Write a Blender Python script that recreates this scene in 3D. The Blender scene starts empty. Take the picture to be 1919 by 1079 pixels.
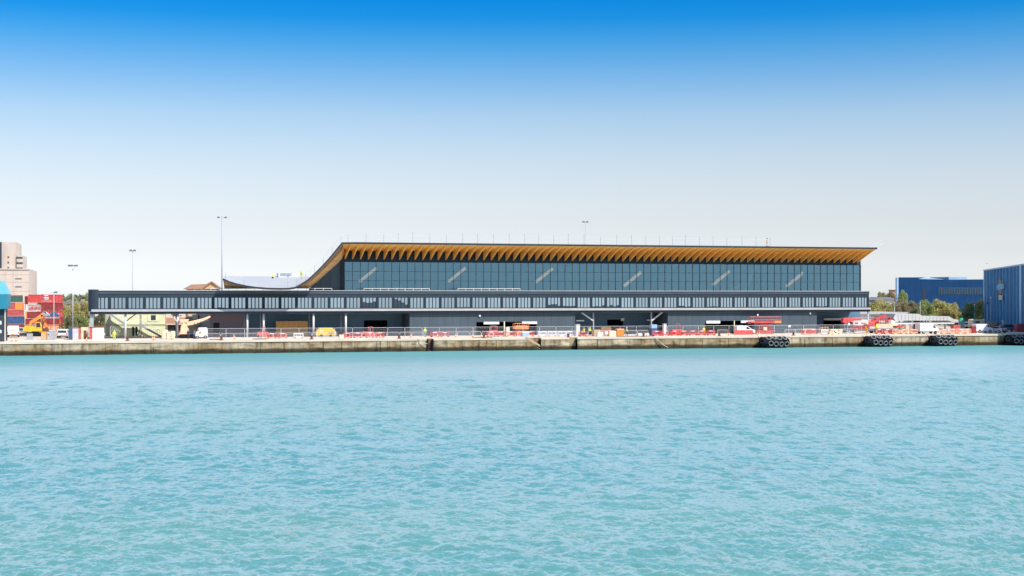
import bpy, math, random
import numpy as np
from mathutils import Vector, Matrix
random.seed(11)
rng = np.random.default_rng(5)

# ---------------------------------------------------------------- camera, sky, sun, exposure
# world frame: x runs along the quay edge, y goes inland (quay face at y = 0), z = 0 is the water
FPX, PX0, HY, H, DQ = 2665.0, 959.5, 555.0, 10.3, 270.6
ANG = math.atan(2665 / 9540)
SA, CA = math.sin(ANG), math.cos(ANG)
CX, CY = -DQ * SA, -DQ * CA
GZ = 2.35
scene = bpy.context.scene
cam_d = bpy.data.cameras.new('camera')
cam = bpy.data.objects.new('camera', cam_d)
scene.collection.objects.link(cam)
cam.location = (CX, CY, H)
cam.rotation_euler = (math.radians(90), 0, -ANG)
cam_d.sensor_width = 36
cam_d.lens = FPX / 1919 * 36
cam_d.shift_y = (HY - 539.5) / 1919
cam_d.clip_start = 0.5
cam_d.clip_end = 9000
scene.camera = cam

SUN_EL, SUN_AZ = math.radians(50), math.radians(145)   # azimuth clockwise from +y
world = bpy.data.worlds.new('World'); scene.world = world
world.use_nodes = True
nt = world.node_tree
for n in list(nt.nodes): nt.nodes.remove(n)
wo = nt.nodes.new('ShaderNodeOutputWorld'); bg = nt.nodes.new('ShaderNodeBackground')
sky = nt.nodes.new('ShaderNodeTexSky'); sky.sky_type = 'NISHITA'; sky.sun_disc = False
sky.sun_elevation = SUN_EL; sky.sun_rotation = SUN_AZ
sky.air_density = 1.0; sky.dust_density = 0.3; sky.ozone_density = 1.5
tc = nt.nodes.new('ShaderNodeTexCoord'); sp = nt.nodes.new('ShaderNodeSeparateXYZ')
rp = nt.nodes.new('ShaderNodeValToRGB'); mx = nt.nodes.new('ShaderNodeMix')
mx.data_type = 'RGBA'; mx.blend_type = 'MULTIPLY'; mx.inputs[0].default_value = 1.0
nt.links.new(tc.outputs['Generated'], sp.inputs[0]); nt.links.new(sp.outputs['Z'], rp.inputs[0])
SKY_TINT = [(0.0, (0.5994, 0.668, 0.9444)), (0.0037, (0.5994, 0.668, 0.9444)), (0.0317, (0.5802, 0.5686, 0.7235)), (0.054, (0.6171, 0.5613, 0.6374)), (0.0764, (0.6576, 0.583, 0.6186)), (0.1006, (0.6423, 0.5953, 0.6193)), (0.1249, (0.5484, 0.5785, 0.6308)), (0.1398, (0.4266, 0.5371, 0.6384)), (0.1565, (0.2768, 0.4829, 0.6464)), (0.1752, (0.1183, 0.4195, 0.6466)), (0.1901, (0.0301, 0.3578, 0.6534)), (0.2069, (0.0047, 0.3201, 0.6572)), (0.222, (0.4, 0.6, 0.8)), (0.245, (0.72, 0.86, 0.98)), (0.55, (0.8, 0.95, 1.0)), (1.0, (1, 1, 1))]
el = rp.color_ramp.elements
el[0].position, el[0].color = SKY_TINT[0][0], (*SKY_TINT[0][1], 1)
el[1].position, el[1].color = SKY_TINT[-1][0], (*SKY_TINT[-1][1], 1)
for p_, c_ in SKY_TINT[1:-1]:
    e_ = el.new(p_); e_.color = (*c_, 1)
nt.links.new(sky.outputs[0], mx.inputs[6]); nt.links.new(rp.outputs[0], mx.inputs[7])
nt.links.new(mx.outputs[2], bg.inputs[0]); nt.links.new(bg.outputs[0], wo.inputs[0])
bg.inputs[1].default_value = 0.15

sun_d = bpy.data.lights.new('sun', 'SUN'); sun_d.energy = 4.2; sun_d.angle = math.radians(0.5)
sun_d.color = (1.0, 0.95, 0.87)
sun = bpy.data.objects.new('sun', sun_d); scene.collection.objects.link(sun)
sdir = Vector((math.sin(SUN_AZ) * math.cos(SUN_EL), math.cos(SUN_AZ) * math.cos(SUN_EL), math.sin(SUN_EL)))
sun.rotation_euler = sdir.to_track_quat('Z', 'Y').to_euler()
sun.location = (0, -50, 120)
scene.view_settings.view_transform = 'Standard'
scene.view_settings.look = 'None'
scene.view_settings.gamma = 1.0
scene.view_settings.exposure = 0.5
scene.render.engine = 'CYCLES'
scene.cycles.max_bounces = 8
scene.cycles.transparent_max_bounces = 12
scene.cycles.caustics_reflective = False
scene.cycles.caustics_refractive = False

# ---------------------------------------------------------------- measuring helpers (photo pixel -> place on a plane y = v)
def dep(px, v): return (v - CY) / (CA - (px - PX0) / FPX * SA)
def U(px, v): return CX + dep(px, v) * (SA + (px - PX0) / FPX * CA)
def Z(px, py, v): return H + (HY - py) / FPX * dep(px, v)
def pt(px, py, v): return (U(px, v), v, Z(px, py, v))
def gnd(px, py):
    t = (H - GZ) * FPX / (py - HY); k = (px - PX0) / FPX
    return (CX + t * (SA + k * CA), CY + t * (CA - k * SA), GZ)
def scl(px, v): return FPX / dep(px, v)

# ---------------------------------------------------------------- materials
MATS = {}
def mat(name, col, rough=0.6, var=0.12, scale=1.5, metal=0.0, bump=0.0, stretch=(1, 1, 1), col2=None, spec=0.5):
    if name in MATS: return MATS[name]
    m = bpy.data.materials.new(name); m.use_nodes = True
    t = m.node_tree; b = t.nodes['Principled BSDF']
    b.inputs['Roughness'].default_value = rough; b.inputs['Metallic'].default_value = metal
    b.inputs['Specular IOR Level'].default_value = spec
    c = t.nodes.new('ShaderNodeTexCoord'); mp = t.nodes.new('ShaderNodeMapping')
    mp.inputs['Scale'].default_value = stretch
    n = t.nodes.new('ShaderNodeTexNoise'); n.inputs['Scale'].default_value = scale; n.inputs['Detail'].default_value = 5
    r = t.nodes.new('ShaderNodeValToRGB')
    r.color_ramp.elements[0].position = 0.3; r.color_ramp.elements[1].position = 0.7
    lo = col2 or tuple(x * (1 - var) for x in col); hi = col if col2 else tuple(min(1, x * (1 + var)) for x in col)
    r.color_ramp.elements[0].color = (*lo, 1); r.color_ramp.elements[1].color = (*hi, 1)
    t.links.new(c.outputs['Object'], mp.inputs[0]); t.links.new(mp.outputs[0], n.inputs[0])
    t.links.new(n.outputs[0], r.inputs[0]); t.links.new(r.outputs[0], b.inputs['Base Color'])
    if bump:
        bn = t.nodes.new('ShaderNodeBump'); bn.inputs['Strength'].default_value = bump; bn.inputs['Distance'].default_value = 0.05
        t.links.new(n.outputs[0], bn.inputs['Height']); t.links.new(bn.outputs[0], b.inputs['Normal'])
    MATS[name] = m
    return m

M = dict(
    clad=mat('dark_cladding', (.064, .090, .112), .6, .10, .35, stretch=(1, 1, .15), spec=.3),
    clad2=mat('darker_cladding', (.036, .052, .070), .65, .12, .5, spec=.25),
    claddark=mat('deep_grey_panel', (.022, .033, .046), .6, .15, .7, spec=.2),
    recess=mat('recess_cladding', (.12, .21, .30), .7, .08, .5, spec=.2),
    mauve=mat('mauve_wall_panel', (.27, .22, .27), .6, .08, .4),
    band=mat('pale_grey_metal', (.42, .42, .42), .6, .08, .8),
    white=mat('white_paint', (.78, .78, .78), .45, .05, 1.2),
    offwhite=mat('weathered_white', (.62, .62, .60), .6, .12, 1.0),
    galv=mat('galvanised_steel', (.60, .61, .62), .45, .1, 3),
    steel=mat('grey_steel', (.35, .37, .40), .5, .1, 2),
    rafter=mat('rafter_timber', (.97, .46, .11), .65, .2, .5, stretch=(.4, .4, 3)),
    ribbed=mat('brown_ribbed_timber', (.34, .19, .09), .75, .35, 1.2, stretch=(3, .4, 1)),
    timber=mat('orange_timber', (1.0, .54, .14), .6, .16, .5, stretch=(.4, .4, 3)),
    timber2=mat('tan_timber', (.88, .50, .22), .65, .2, .5, stretch=(.3, .3, 4)),
    roofg=mat('grey_roof_sheet', (.40, .40, .41), .85, .08, .5),
    roofedge=mat('roof_edge_metal', (.035, .042, .055), .6, .08, .6, spec=.2),
    red=mat('red_paint', (.60, .075, .07), .5, .22, 1.5),
    darkred=mat('dark_red_paint', (.30, .04, .04), .6, .22, 1.2),
    pinkred=mat('faded_red_paint', (.50, .09, .085), .6, .2, 1.2),
    orange=mat('orange_paint', (.85, .26, .05), .5, .12, 1.5),
    yellow=mat('yellow_orange_paint', (.85, .45, .03), .45, .1, 1.5),
    hivis=mat('hi_vis_yellow', (.75, .85, .05), .6, .08, 4),
    hivisorange=mat('hi_vis_orange', (.95, .28, .05), .6, .08, 4),
    blue=mat('deep_blue_cladding', (.009, .042, .115), .9, .12, .15, spec=.1),
    blue2=mat('mid_blue_cladding', (.028, .155, .31), .7, .12, .2, stretch=(1, 1, .2), spec=.2),
    bluerib=mat('blue_rib', (.20, .42, .62), .7, .08, .3, spec=.2),
    bluelite=mat('pale_blue_trim', (.30, .45, .60), .5, .08, .3),
    green=mat('container_green', (.045, .13, .10), .6, .2, 1.2),
    cabin=mat('pale_green_cabin', (.80, .79, .52), .6, .08, .8),
    cabin_d=mat('olive_trim_and_shaded_side', (.48, .50, .32), .6, .1, .8),
    navy=mat('navy_container', (.045, .10, .22), .6, .2, 1.2),
    beige=mat('faded_beige_container', (.55, .40, .36), .7, .25, 2),
    silo=mat('stained_pale_concrete', (.62, .53, .45), .85, .0, .22, stretch=(1, 1, .35), col2=(.45, .37, .31)),
    teal=mat('teal_sheet', (.02, .22, .30), .45, .1, .6),
    tealite=mat('light_teal_sheet', (.16, .50, .60), .45, .1, .6),
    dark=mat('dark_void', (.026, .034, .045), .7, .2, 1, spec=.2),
    rubber=mat('black_rubber', (.016, .017, .020), .9, .3, 3, bump=.3, spec=.1),
    tyre=mat('grey_worn_rubber', (.23, .22, .215), .95, .4, 3, spec=.1),
    glassdk=mat('dark_vehicle_glass', (.03, .045, .055), .08, .2, 1),
    skin=mat('skin', (.55, .34, .25), .6, .05, 8),
    cloth=mat('navy_trousers', (.03, .04, .07), .9, .2, 6),
    ply=mat('plywood_board', (.58, .31, .09), .7, .15, 1.2),
    peach=mat('peach_orange_paint', (.95, .55, .34), .6, .12, 1.4),
    cream=mat('cream_stone', (.70, .58, .42), .85, .15, 2, bump=.3),
    brownroof=mat('brown_roof_tiles', (.34, .17, .10), .8, .2, 1),
    slate=mat('grey_slate', (.15, .15, .17), .8, .15, 1),
    brick=mat('sandy_brick', (.55, .36, .20), .85, .15, 2),
    greenmesh=mat('mint_green_sheet', (.22, .50, .40), .7, .12, .8),
    trunk=mat('bark', (.09, .065, .045), .9, .2, 5),
    silver=mat('silver_paint', (.42, .45, .48), .35, .05, 1, metal=.3),
    grey=mat('grey_paint', (.14, .16, .18), .35, .08, 1),
    rust=mat('rusty_iron', (.16, .06, .035), .8, .3, 6),
    walkc=mat('weathered_pale_sheet', (.50, .50, .49), .7, .1, .6),
    barr=mat('faded_orange_plastic', (.80, .36, .20), .6, .2, 1.5),
    emb=mat('mid_blue_panel', (.06, .32, .52), .6, .1, 1),
    sun_patch=mat('tan_sun_patch', (.90, .50, .26), .7, .15, .8),  # tan colour painted for sun patches inside the hall
    lens=mat('tail_lamp_red', (.5, .02, .02), .2, .1, 5),
    headl=mat('clear_lamp', (.7, .72, .74), .15, .05, 5),
)

def glass_mat(name, tint, gloss, tcol, frac, body=(.03, .08, .11), rough=.03):
    m = bpy.data.materials.new(name); m.use_nodes = True; t = m.node_tree
    for n in list(t.nodes): t.nodes.remove(n)
    o = t.nodes.new('ShaderNodeOutputMaterial')
    g = t.nodes.new('ShaderNodeBsdfGlossy'); g.inputs['Color'].default_value = (*gloss, 1); g.inputs['Roughness'].default_value = rough
    d = t.nodes.new('ShaderNodeBsdfDiffuse'); d.inputs['Color'].default_value = (*body, 1)
    tr = t.nodes.new('ShaderNodeBsdfTransparent'); tr.inputs['Color'].default_value = (*tcol, 1)
    m1 = t.nodes.new('ShaderNodeMixShader'); m1.inputs[0].default_value = frac
    m2 = t.nodes.new('ShaderNodeMixShader'); m2.inputs[0].default_value = tint
    t.links.new(d.outputs[0], m1.inputs[1]); t.links.new(tr.outputs[0], m1.inputs[2])
    t.links.new(m1.outputs[0], m2.inputs[1]); t.links.new(g.outputs[0], m2.inputs[2]); t.links.new(m2.outputs[0], o.inputs[0])
    return m
M['hallglass'] = glass_mat('teal_hall_glass', .40, (.21, .43, .60), (.62, .76, .84), .70)
M['winglass'] = glass_mat('pale_window_glass', .80, (.40, .54, .66), (.5, .6, .65), .0)

def nodes_of(m):
    t = m.node_tree; return t, t.nodes['Principled BSDF']

# quay wall concrete: pours, rust and water streaks, dark tidal band
def quay_mat():
    m = bpy.data.materials.new('weathered_quay_concrete'); m.use_nodes = True; t, b = nodes_of(m)
    b.inputs['Roughness'].default_value = .9
    c = t.nodes.new('ShaderNodeTexCoord')
    def noise(sc, scale, det=6):
        mp = t.nodes.new('ShaderNodeMapping'); mp.inputs['Scale'].default_value = sc
        n = t.nodes.new('ShaderNodeTexNoise'); n.inputs['Scale'].default_value = scale; n.inputs['Detail'].default_value = det
        n.inputs['Roughness'].default_value = .65
        t.links.new(c.outputs['Object'], mp.inputs[0]); t.links.new(mp.outputs[0], n.inputs[0]); return n
    def ramp(src, stops):
        r = t.nodes.new('ShaderNodeValToRGB'); e = r.color_ramp.elements
        e[0].position, e[0].color = stops[0][0], (*stops[0][1], 1); e[1].position, e[1].color = stops[-1][0], (*stops[-1][1], 1)
        for p, q in stops[1:-1]: x = e.new(p); x.color = (*q, 1)
        t.links.new(src, r.inputs[0]); return r
    def mul(a, b_, f=1.0, blend='MULTIPLY'):
        x = t.nodes.new('ShaderNodeMix'); x.data_type = 'RGBA'; x.blend_type = blend; x.inputs[0].default_value = f
        t.links.new(a, x.inputs[6]); t.links.new(b_, x.inputs[7]); return x.outputs[2]
    base = ramp(noise((.16, 1, .35), .9).outputs[0], [(.32, (.18, .105, .05)), (.44, (.34, .235, .125)), (.54, (.385, .305, .21)), (.66, (.58, .45, .30))])
    streak = ramp(noise((.75, 1, .10), 1.1, 6).outputs[0], [(.36, (.38, .30, .22)), (.50, (1, 1, 1)), (.68, (1.22, 1.17, 1.12))])
    blot = ramp(noise((.45, 1, .9), 1.3, 8).outputs[0], [(.36, (.50, .44, .36)), (.48, (1, 1, 1)), (.68, (1.25, 1.18, 1.05))])
    col = mul(base.outputs[0], streak.outputs[0], .9); col = mul(col, blot.outputs[0], .8)
    s = t.nodes.new('ShaderNodeSeparateXYZ'); t.links.new(c.outputs['Object'], s.inputs[0])
    n2 = noise((.5, 1, 1), .8)
    a = t.nodes.new('ShaderNodeMath'); a.operation = 'MULTIPLY_ADD'; a.inputs[1].default_value = -.9
    t.links.new(n2.outputs[0], a.inputs[0]); t.links.new(s.outputs['Z'], a.inputs[2])
    tide = ramp(a.outputs[0], [(.0, (.10, .11, .07)), (.25, (.26, .22, .17)), (.42, (.75, .7, .65)), (.55, (1, 1, 1))])
    col = mul(col, tide.outputs[0])
    t.links.new(col, b.inputs['Base Color'])
    bn = t.nodes.new('ShaderNodeBump'); bn.inputs['Strength'].default_value = .5; bn.inputs['Distance'].default_value = .08
    t.links.new(blot.inputs[0].links[0].from_socket, bn.inputs['Height']); t.links.new(bn.outputs[0], b.inputs['Normal'])
    return m
M['quay'] = quay_mat()
M['apron'] = mat('pale_quay_concrete', (.78, .63, .50), .9, .0, .25, col2=(.62, .49, .38))
M['yard'] = mat('yard_surface', (.62, .51, .41), .9, .0, .08, col2=(.48, .39, .31))

def leaf_mat(name, c1, c2):
    m = bpy.data.materials.new(name); m.use_nodes = True; t = m.node_tree
    for n in list(t.nodes): t.nodes.remove(n)
    o = t.nodes.new('ShaderNodeOutputMaterial'); d = t.nodes.new('ShaderNodeBsdfDiffuse'); tr = t.nodes.new('ShaderNodeBsdfTranslucent')
    mxs = t.nodes.new('ShaderNodeMixShader'); mxs.inputs[0].default_value = .5
    g = t.nodes.new('ShaderNodeNewGeometry'); r = t.nodes.new('ShaderNodeValToRGB')
    r.color_ramp.elements[0].color = (*c1, 1); r.color_ramp.elements[1].color = (*c2, 1)
    t.links.new(g.outputs['Random Per Island'], r.inputs[0])
    t.links.new(r.outputs[0], d.inputs[0]); t.links.new(r.outputs[0], tr.inputs[0])
    t.links.new(d.outputs[0], mxs.inputs[1]); t.links.new(tr.outputs[0], mxs.inputs[2]); t.links.new(mxs.outputs[0], o.inputs[0])
    return m
M['leaf_y'] = leaf_mat('yellow_green_leaves', (.34, .32, .12), (.74, .66, .30))
M['leaf_g'] = leaf_mat('green_leaves', (.20, .27, .11), (.52, .56, .24))
M['leaf_d'] = leaf_mat('dark_leaves', (.14, .16, .10), (.42, .42, .22))
M['leaf_b'] = leaf_mat('brownish_leaves', (.22, .19, .11), (.52, .44, .26))

# ---------------------------------------------------------------- mesh builder
class MB:
    def __init__(s): s.v = []; s.f = []; s.m = []
    def add(s, vs, fs, m=0):
        o = len(s.v); s.v += [tuple(p) for p in vs]
        s.f += [tuple(i + o for i in f) for f in fs]; s.m += [m] * len(fs); return s
    def box(s, x0, x1, y0, y1, z0, z1, m=0):
        return s.add([(x0, y0, z0), (x1, y0, z0), (x1, y1, z0), (x0, y1, z0), (x0, y0, z1), (x1, y0, z1), (x1, y1, z1), (x0, y1, z1)],
                     [(0, 3, 2, 1), (4, 5, 6, 7), (0, 1, 5, 4), (1, 2, 6, 5), (2, 3, 7, 6), (3, 0, 4, 7)], m)
    def beam(s, a, b, w, h=None, m=0):
        h = h or w; a, b = Vector(a), Vector(b); d = (b - a).normalized()
        up = Vector((0, 0, 1)) if abs(d.z) < .95 else Vector((0, 1, 0))
        r = d.cross(up).normalized(); up = r.cross(d)
        c = [r * (w / 2 * i) + up * (h / 2 * j) for i, j in ((-1, -1), (1, -1), (1, 1), (-1, 1))]
        return s.add([a + q for q in c] + [b + q for q in c], [(0, 3, 2, 1)[::-1], (4, 5, 6, 7)[::-1], (0, 1, 5, 4)[::-1], (1, 2, 6, 5)[::-1], (2, 3, 7, 6)[::-1], (3, 0, 4, 7)[::-1]], m)
    def cyl(s, a, b, r, r2=None, n=10, m=0, cap=True):
        r2 = r if r2 is None else r2; a, b = Vector(a), Vector(b); d = (b - a).normalized()
        up = Vector((0, 0, 1)) if abs(d.z) < .9 else Vector((1, 0, 0))
        x = d.cross(up).normalized(); y = d.cross(x)
        vs = []
        for q, rr in ((a, r), (b, r2)):
            vs += [q + x * (rr * math.cos(2 * math.pi * i / n)) + y * (rr * math.sin(2 * math.pi * i / n)) for i in range(n)]
        fs = [(i, (i + 1) % n, n + (i + 1) % n, n + i) for i in range(n)]
        if cap: fs += [tuple(range(n))[::-1], tuple(range(n, 2 * n))]
        return s.add(vs, fs, m)
    def ext(s, pts, y0, y1, m=0, taper=None):
        """outline in x-z pushed along y; taper(z) scales the half width"""
        n = len(pts); k = taper or (lambda z: 1.0)
        c = (y0 + y1) / 2
        vs = [(x, c + (y0 - c) * k(z), z) for x, z in pts] + [(x, c + (y1 - c) * k(z), z) for x, z in pts]
        fs = [tuple(range(n)), tuple(range(n, 2 * n))[::-1]] + [((i + 1) % n, i, n + i, n + (i + 1) % n) for i in range(n)]
        return s.add(vs, fs, m)
    def torus(s, c, axis, R, r, n=16, k=8, m=0):
        c = Vector(c); a = Vector(axis).normalized(); up = Vector((0, 0, 1)) if abs(a.z) < .9 else Vector((1, 0, 0))
        x = a.cross(up).normalized(); y = a.cross(x); vs = []
        for i in range(n):
            t = 2 * math.pi * i / n; e = x * math.cos(t) + y * math.sin(t)
            for j in range(k):
                p = 2 * math.pi * j / k; vs.append(c + e * (R + r * math.cos(p)) + a * (r * math.sin(p)))
        fs = [(i * k + j, ((i + 1) % n) * k + j, ((i + 1) % n) * k + (j + 1) % k, i * k + (j + 1) % k) for i in range(n) for j in range(k)]
        return s.add(vs, fs, m)
    def ball(s, c, r, sq=(1, 1, 1), n=10, k=6, m=0):
        vs = []
        for j in range(k + 1):
            p = math.pi * j / k - math.pi / 2
            for i in range(n):
                t = 2 * math.pi * i / n
                vs.append((c[0] + r * sq[0] * math.cos(p) * math.cos(t), c[1] + r * sq[1] * math.cos(p) * math.sin(t), c[2] + r * sq[2] * math.sin(p)))
        fs = [(j * n + i, j * n + (i + 1) % n, (j + 1) * n + (i + 1) % n, (j + 1) * n + i) for j in range(k) for i in range(n)]
        return s.add(vs, fs, m)
    def quad(s, a, b, c, d, m=0): return s.add([a, b, c, d], [(0, 1, 2, 3)], m)
    def build(s, name, mats, parent=None, world=False, smooth=False, org=None, bevel=0):
        me = bpy.data.meshes.new(name)
        v = s.v
        if world and parent is not None:
            q = parent_world(parent); v = [(a - q[0], b - q[1], c - q[2]) for a, b, c in v]
        if org: v = [(a - org[0], b - org[1], c - org[2]) for a, b, c in v]
        me.from_pydata(v, [], s.f)
        mats = mats if isinstance(mats, (list, tuple)) else [mats]
        for m in mats: me.materials.append(M[m] if isinstance(m, str) else m)
        me.polygons.foreach_set('material_index', s.m)
        if smooth: me.polygons.foreach_set('use_smooth', [True] * len(s.f))
        me.update()
        o = bpy.data.objects.new(name, me); scene.collection.objects.link(o)
        if org: o.location = org
        if parent: o.parent = parent
        if bevel:
            b = o.modifiers.new('bevel', 'BEVEL'); b.width = bevel; b.segments = 2; b.limit_method = 'ANGLE'
        return o

def parent_world(p):
    q = Vector((0, 0, 0))
    while p is not None: q = q + p.location; p = p.parent
    return q
def tag(o, label=None, cat=None, group=None, kind=None):
    if label: o['label'] = label
    if cat: o['category'] = cat
    if group: o['group'] = group
    if kind: o['kind'] = kind
    return o
def thing(name, label, cat, loc=(0, 0, 0), rz=0, group=None):
    o = bpy.data.objects.new(name, None); scene.collection.objects.link(o)
    o.empty_display_size = .3; o.location = loc; o.rotation_euler = (0, 0, rz)
    return tag(o, label, cat, group)
KIDS = {}
def copy_tree(o, parent=None):
    c = o.copy(); scene.collection.objects.link(c); c.parent = parent
    for ch in list(o.children): copy_tree(ch, c)
    return c
def place(proto, used, loc, rz=0, label=None, scale=None):
    """the first call uses the prototype itself, later ones copy it with all its parts"""
    o = proto if not used.get(proto.name) else copy_tree(proto)
    used[proto.name] = True
    o.location = loc; o.rotation_euler = (0, 0, rz)
    if label: o['label'] = label
    if scale: o.scale = (scale,) * 3 if not isinstance(scale, tuple) else scale
    return o
USED = {}
# ================================================================ WATER
WSH, WGL = (.37, .485, .485), .40
WB1, WB2 = (.072, .245, .28), (.095, .265, .26)
def water():
    NR, NC = 1150, 1000
    t0, t1 = 44.0, 340.0
    # rows spread evenly in 1/t (even on the eye), columns evenly in angle
    inv = np.linspace(1 / t0, 1 / t1, NR); t = 1 / inv
    k = np.linspace(-.43, .43, NC)
    T, K = np.meshgrid(t, k, indexing='ij')
    X = CX + T * (SA + K * CA); Y = CY + T * (CA - K * SA)
    dt = np.abs(np.gradient(t))[:, None]
    dl = (T * (k[1] - k[0]))
    Zs = np.zeros_like(X)
    r = np.random.default_rng(3)
    gx = np.zeros_like(X); gy = np.zeros_like(X)
    wind = math.radians(250)
    gust = (np.sin(X * .021 + 1.3 + .6 * np.sin(Y * .05)) * np.sin(Y * .047 + .4 + .8 * np.sin(X * .013)) * .3
            + np.sin(X * .09 + Y * .05) * np.sin(Y * .16 - X * .03) * .15 + 1.0)
    for i in range(150):
        lam = 0.30 * (5.0 / 0.30) ** (r.random() ** 1.25)
        th = wind + r.normal(0, .48) + (math.pi if r.random() < .1 else 0)
        kk = 2 * math.pi / lam
        kx, ky = kk * math.cos(th), kk * math.sin(th)
        amp = 0.0064 * lam ** 0.70 * (0.6 + .8 * r.random())
        # along-view wavelength compared with the row spacing
        kf = abs(kx * SA + ky * CA); w = np.clip(1.7 - kf * dt / 1.25, 0, 1)
        ph = kx * X + ky * Y + r.random() * 6.28
        s = np.sin(ph); Zs += amp * w * gust * (s + .22 * np.cos(2 * ph))
        gx += -amp * .7 * w * math.cos(th) * np.cos(ph); gy += -amp * .7 * w * math.sin(th) * np.cos(ph)
    # calm slick close under the quay
    # wake of a passing boat: a short band of steeper ripple well out from the quay
    for (wx, wd, wl, wdp, wa) in ((1205, 214, 19, 1.6, .20), (1275, 215.5, 9, 1.2, .16), (700, 212, 22, 1.2, .10), (1560, 216, 16, 1.2, .10)):
        kq = (wx - PX0) / FPX; ex, ey = CX + wd * (SA + kq * CA), CY + wd * (CA - kq * SA)
        lx = (X - ex) * CA - (Y - ey) * SA; ly = (X - ex) * SA + (Y - ey) * CA
        Zs += wa * np.exp(-(lx / wl) ** 2 - (ly / wdp) ** 2) * (1 + .5 * np.sin(lx * 1.3) + .4 * np.sin(lx * .47))
    yy = Y + 6 * np.sin(X * .03) + 3 * np.sin(X * .11 + 1)
    calm = .75 + .25 * np.clip((-yy - 68) / 22, 0, 1)
    Zs *= calm
    X2 = X + gx * calm; Y2 = Y + gy * calm
    co = np.stack([X2, Y2, Zs], -1).reshape(-1, 3)
    idx = np.arange(NR * NC).reshape(NR, NC)
    f = np.stack([idx[:-1, :-1], idx[:-1, 1:], idx[1:, 1:], idx[1:, :-1]], -1).reshape(-1, 4)
    # skirt: the harbour goes on behind and beside the camera
    ring = [idx[0, :], idx[:, -1], idx[-1, ::-1], idx[::-1, 0]]
    base = len(co)
    def far(i, kx):
        return kx
    ex = []; ef = []
    # near side sheet, left sheet, right sheet (coarse, flush with the fine sheet's edge vertices)
    def strip(ids, fn):
        n0 = base + len(ex)
        for i in ids: ex.append(fn(co[i]))
        for a in range(len(ids) - 1):
            ef.append((ids[a], n0 + a, n0 + a + 1, ids[a + 1]))
        return n0
    c2 = np.array([CX, CY, 0]); Fv = np.array([SA, CA, 0]); Rv = np.array([CA, -SA, 0])
    strip(list(idx[0, :]), lambda p: tuple((p - c2) * np.array([1, 1, 0]) - Fv * 900 + c2))
    strip(list(idx[::-1, 0]), lambda p: tuple((p * np.array([1, 1, 0])) - Rv * 1500))
    strip(list(idx[:, -1]), lambda p: tuple((p * np.array([1, 1, 0])) + Rv * 1500))
    co = np.concatenate([co, np.array(ex)]); 
    me = bpy.data.meshes.new('water')
    nv = len(co); fa = np.concatenate([f, np.array(ef)])
    me.vertices.add(nv); me.vertices.foreach_set('co', co.astype(np.float32).ravel())
    me.loops.add(fa.size); me.loops.foreach_set('vertex_index', fa.astype(np.int32).ravel())
    me.polygons.add(len(fa)); me.polygons.foreach_set('loop_start', np.arange(0, fa.size, 4, dtype=np.int32))
    me.polygons.foreach_set('use_smooth', np.ones(len(fa), dtype=bool))
    me.update(); me.validate()
    o = bpy.data.objects.new('water', me); scene.collection.objects.link(o)
    m = bpy.data.materials.new('harbour_water'); m.use_nodes = True; t_ = m.node_tree
    for n in list(t_.nodes): t_.nodes.remove(n)
    N = t_.nodes.new; Lk = t_.links.new
    out = N('ShaderNodeOutputMaterial'); mixs = N('ShaderNodeMixShader')
    dif = N('ShaderNodeBsdfDiffuse'); glo = N('ShaderNodeBsdfGlossy'); lw = N('ShaderNodeLayerWeight'); fre = N('ShaderNodeValToRGB')
    # light scattered back out of the silty water does not follow the ripples; only the mirror layer does
    up = N('ShaderNodeCombineXYZ'); up.inputs[2].default_value = 1.0; Lk(up.outputs[0], dif.inputs['Normal'])
    glo.inputs['Roughness'].default_value = .22; glo.inputs['Color'].default_value = (1, .98, .90, 1)
    e = fre.color_ramp.elements
    e[0].position, e[0].color = .42, (.04, .04, .04, 1); e[1].position, e[1].color = .97, (1, 1, 1, 1)
    for p_, v_ in ((.58, .12), (.69, .52), (.79, .88)): q_ = e.new(p_); q_.color = (v_, v_, v_, 1)
    lw.inputs['Blend'].default_value = .5; Lk(lw.outputs['Facing'], fre.inputs[0])
    c = N('ShaderNodeTexCoord')
    def noise(sc, scale, det):
        mp = N('ShaderNodeMapping'); mp.inputs['Scale'].default_value = sc; mp.inputs['Rotation'].default_value = (0, 0, math.radians(-14))
        n = N('ShaderNodeTexNoise'); n.inputs['Scale'].default_value = scale; n.inputs['Detail'].default_value = det
        Lk(c.outputs['Object'], mp.inputs[0]); Lk(mp.outputs[0], n.inputs[0]); return n
    n1 = noise((.9, 1.5, 1), 2.4, 5); n2 = noise((.9, .62, 1), .9, 5); n3 = noise((.006, .05, 1), 1.0, 3)
    b1 = N('ShaderNodeBump'); b1.inputs['Strength'].default_value = .7; b1.inputs['Distance'].default_value = .22
    b2 = N('ShaderNodeBump'); b2.inputs['Strength'].default_value = .8; b2.inputs['Distance'].default_value = .85
    Lk(n1.outputs[0], b1.inputs['Height']); Lk(n2.outputs[0], b2.inputs['Height']); Lk(b2.outputs[0], b1.inputs['Normal'])
    n5 = noise((.5, .2, 1), 1.0, 4); b5 = N('ShaderNodeBump'); b5.inputs['Distance'].default_value = 1.5; Lk(n5.outputs[0], b5.inputs['Height']); Lk(b5.outputs[0], b2.inputs['Normal'])
    Lk(b1.outputs[0], glo.inputs['Normal']); Lk(b1.outputs[0], lw.inputs['Normal'])
    r_ = N('ShaderNodeValToRGB')
    r_.color_ramp.elements[0].position = .35; r_.color_ramp.elements[1].position = .65
    r_.color_ramp.elements[0].color = (*WB1, 1); r_.color_ramp.elements[1].color = (*WB2, 1)
    Lk(n3.outputs[0], r_.inputs[0]); Lk(r_.outputs[0], dif.inputs['Color'])
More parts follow.
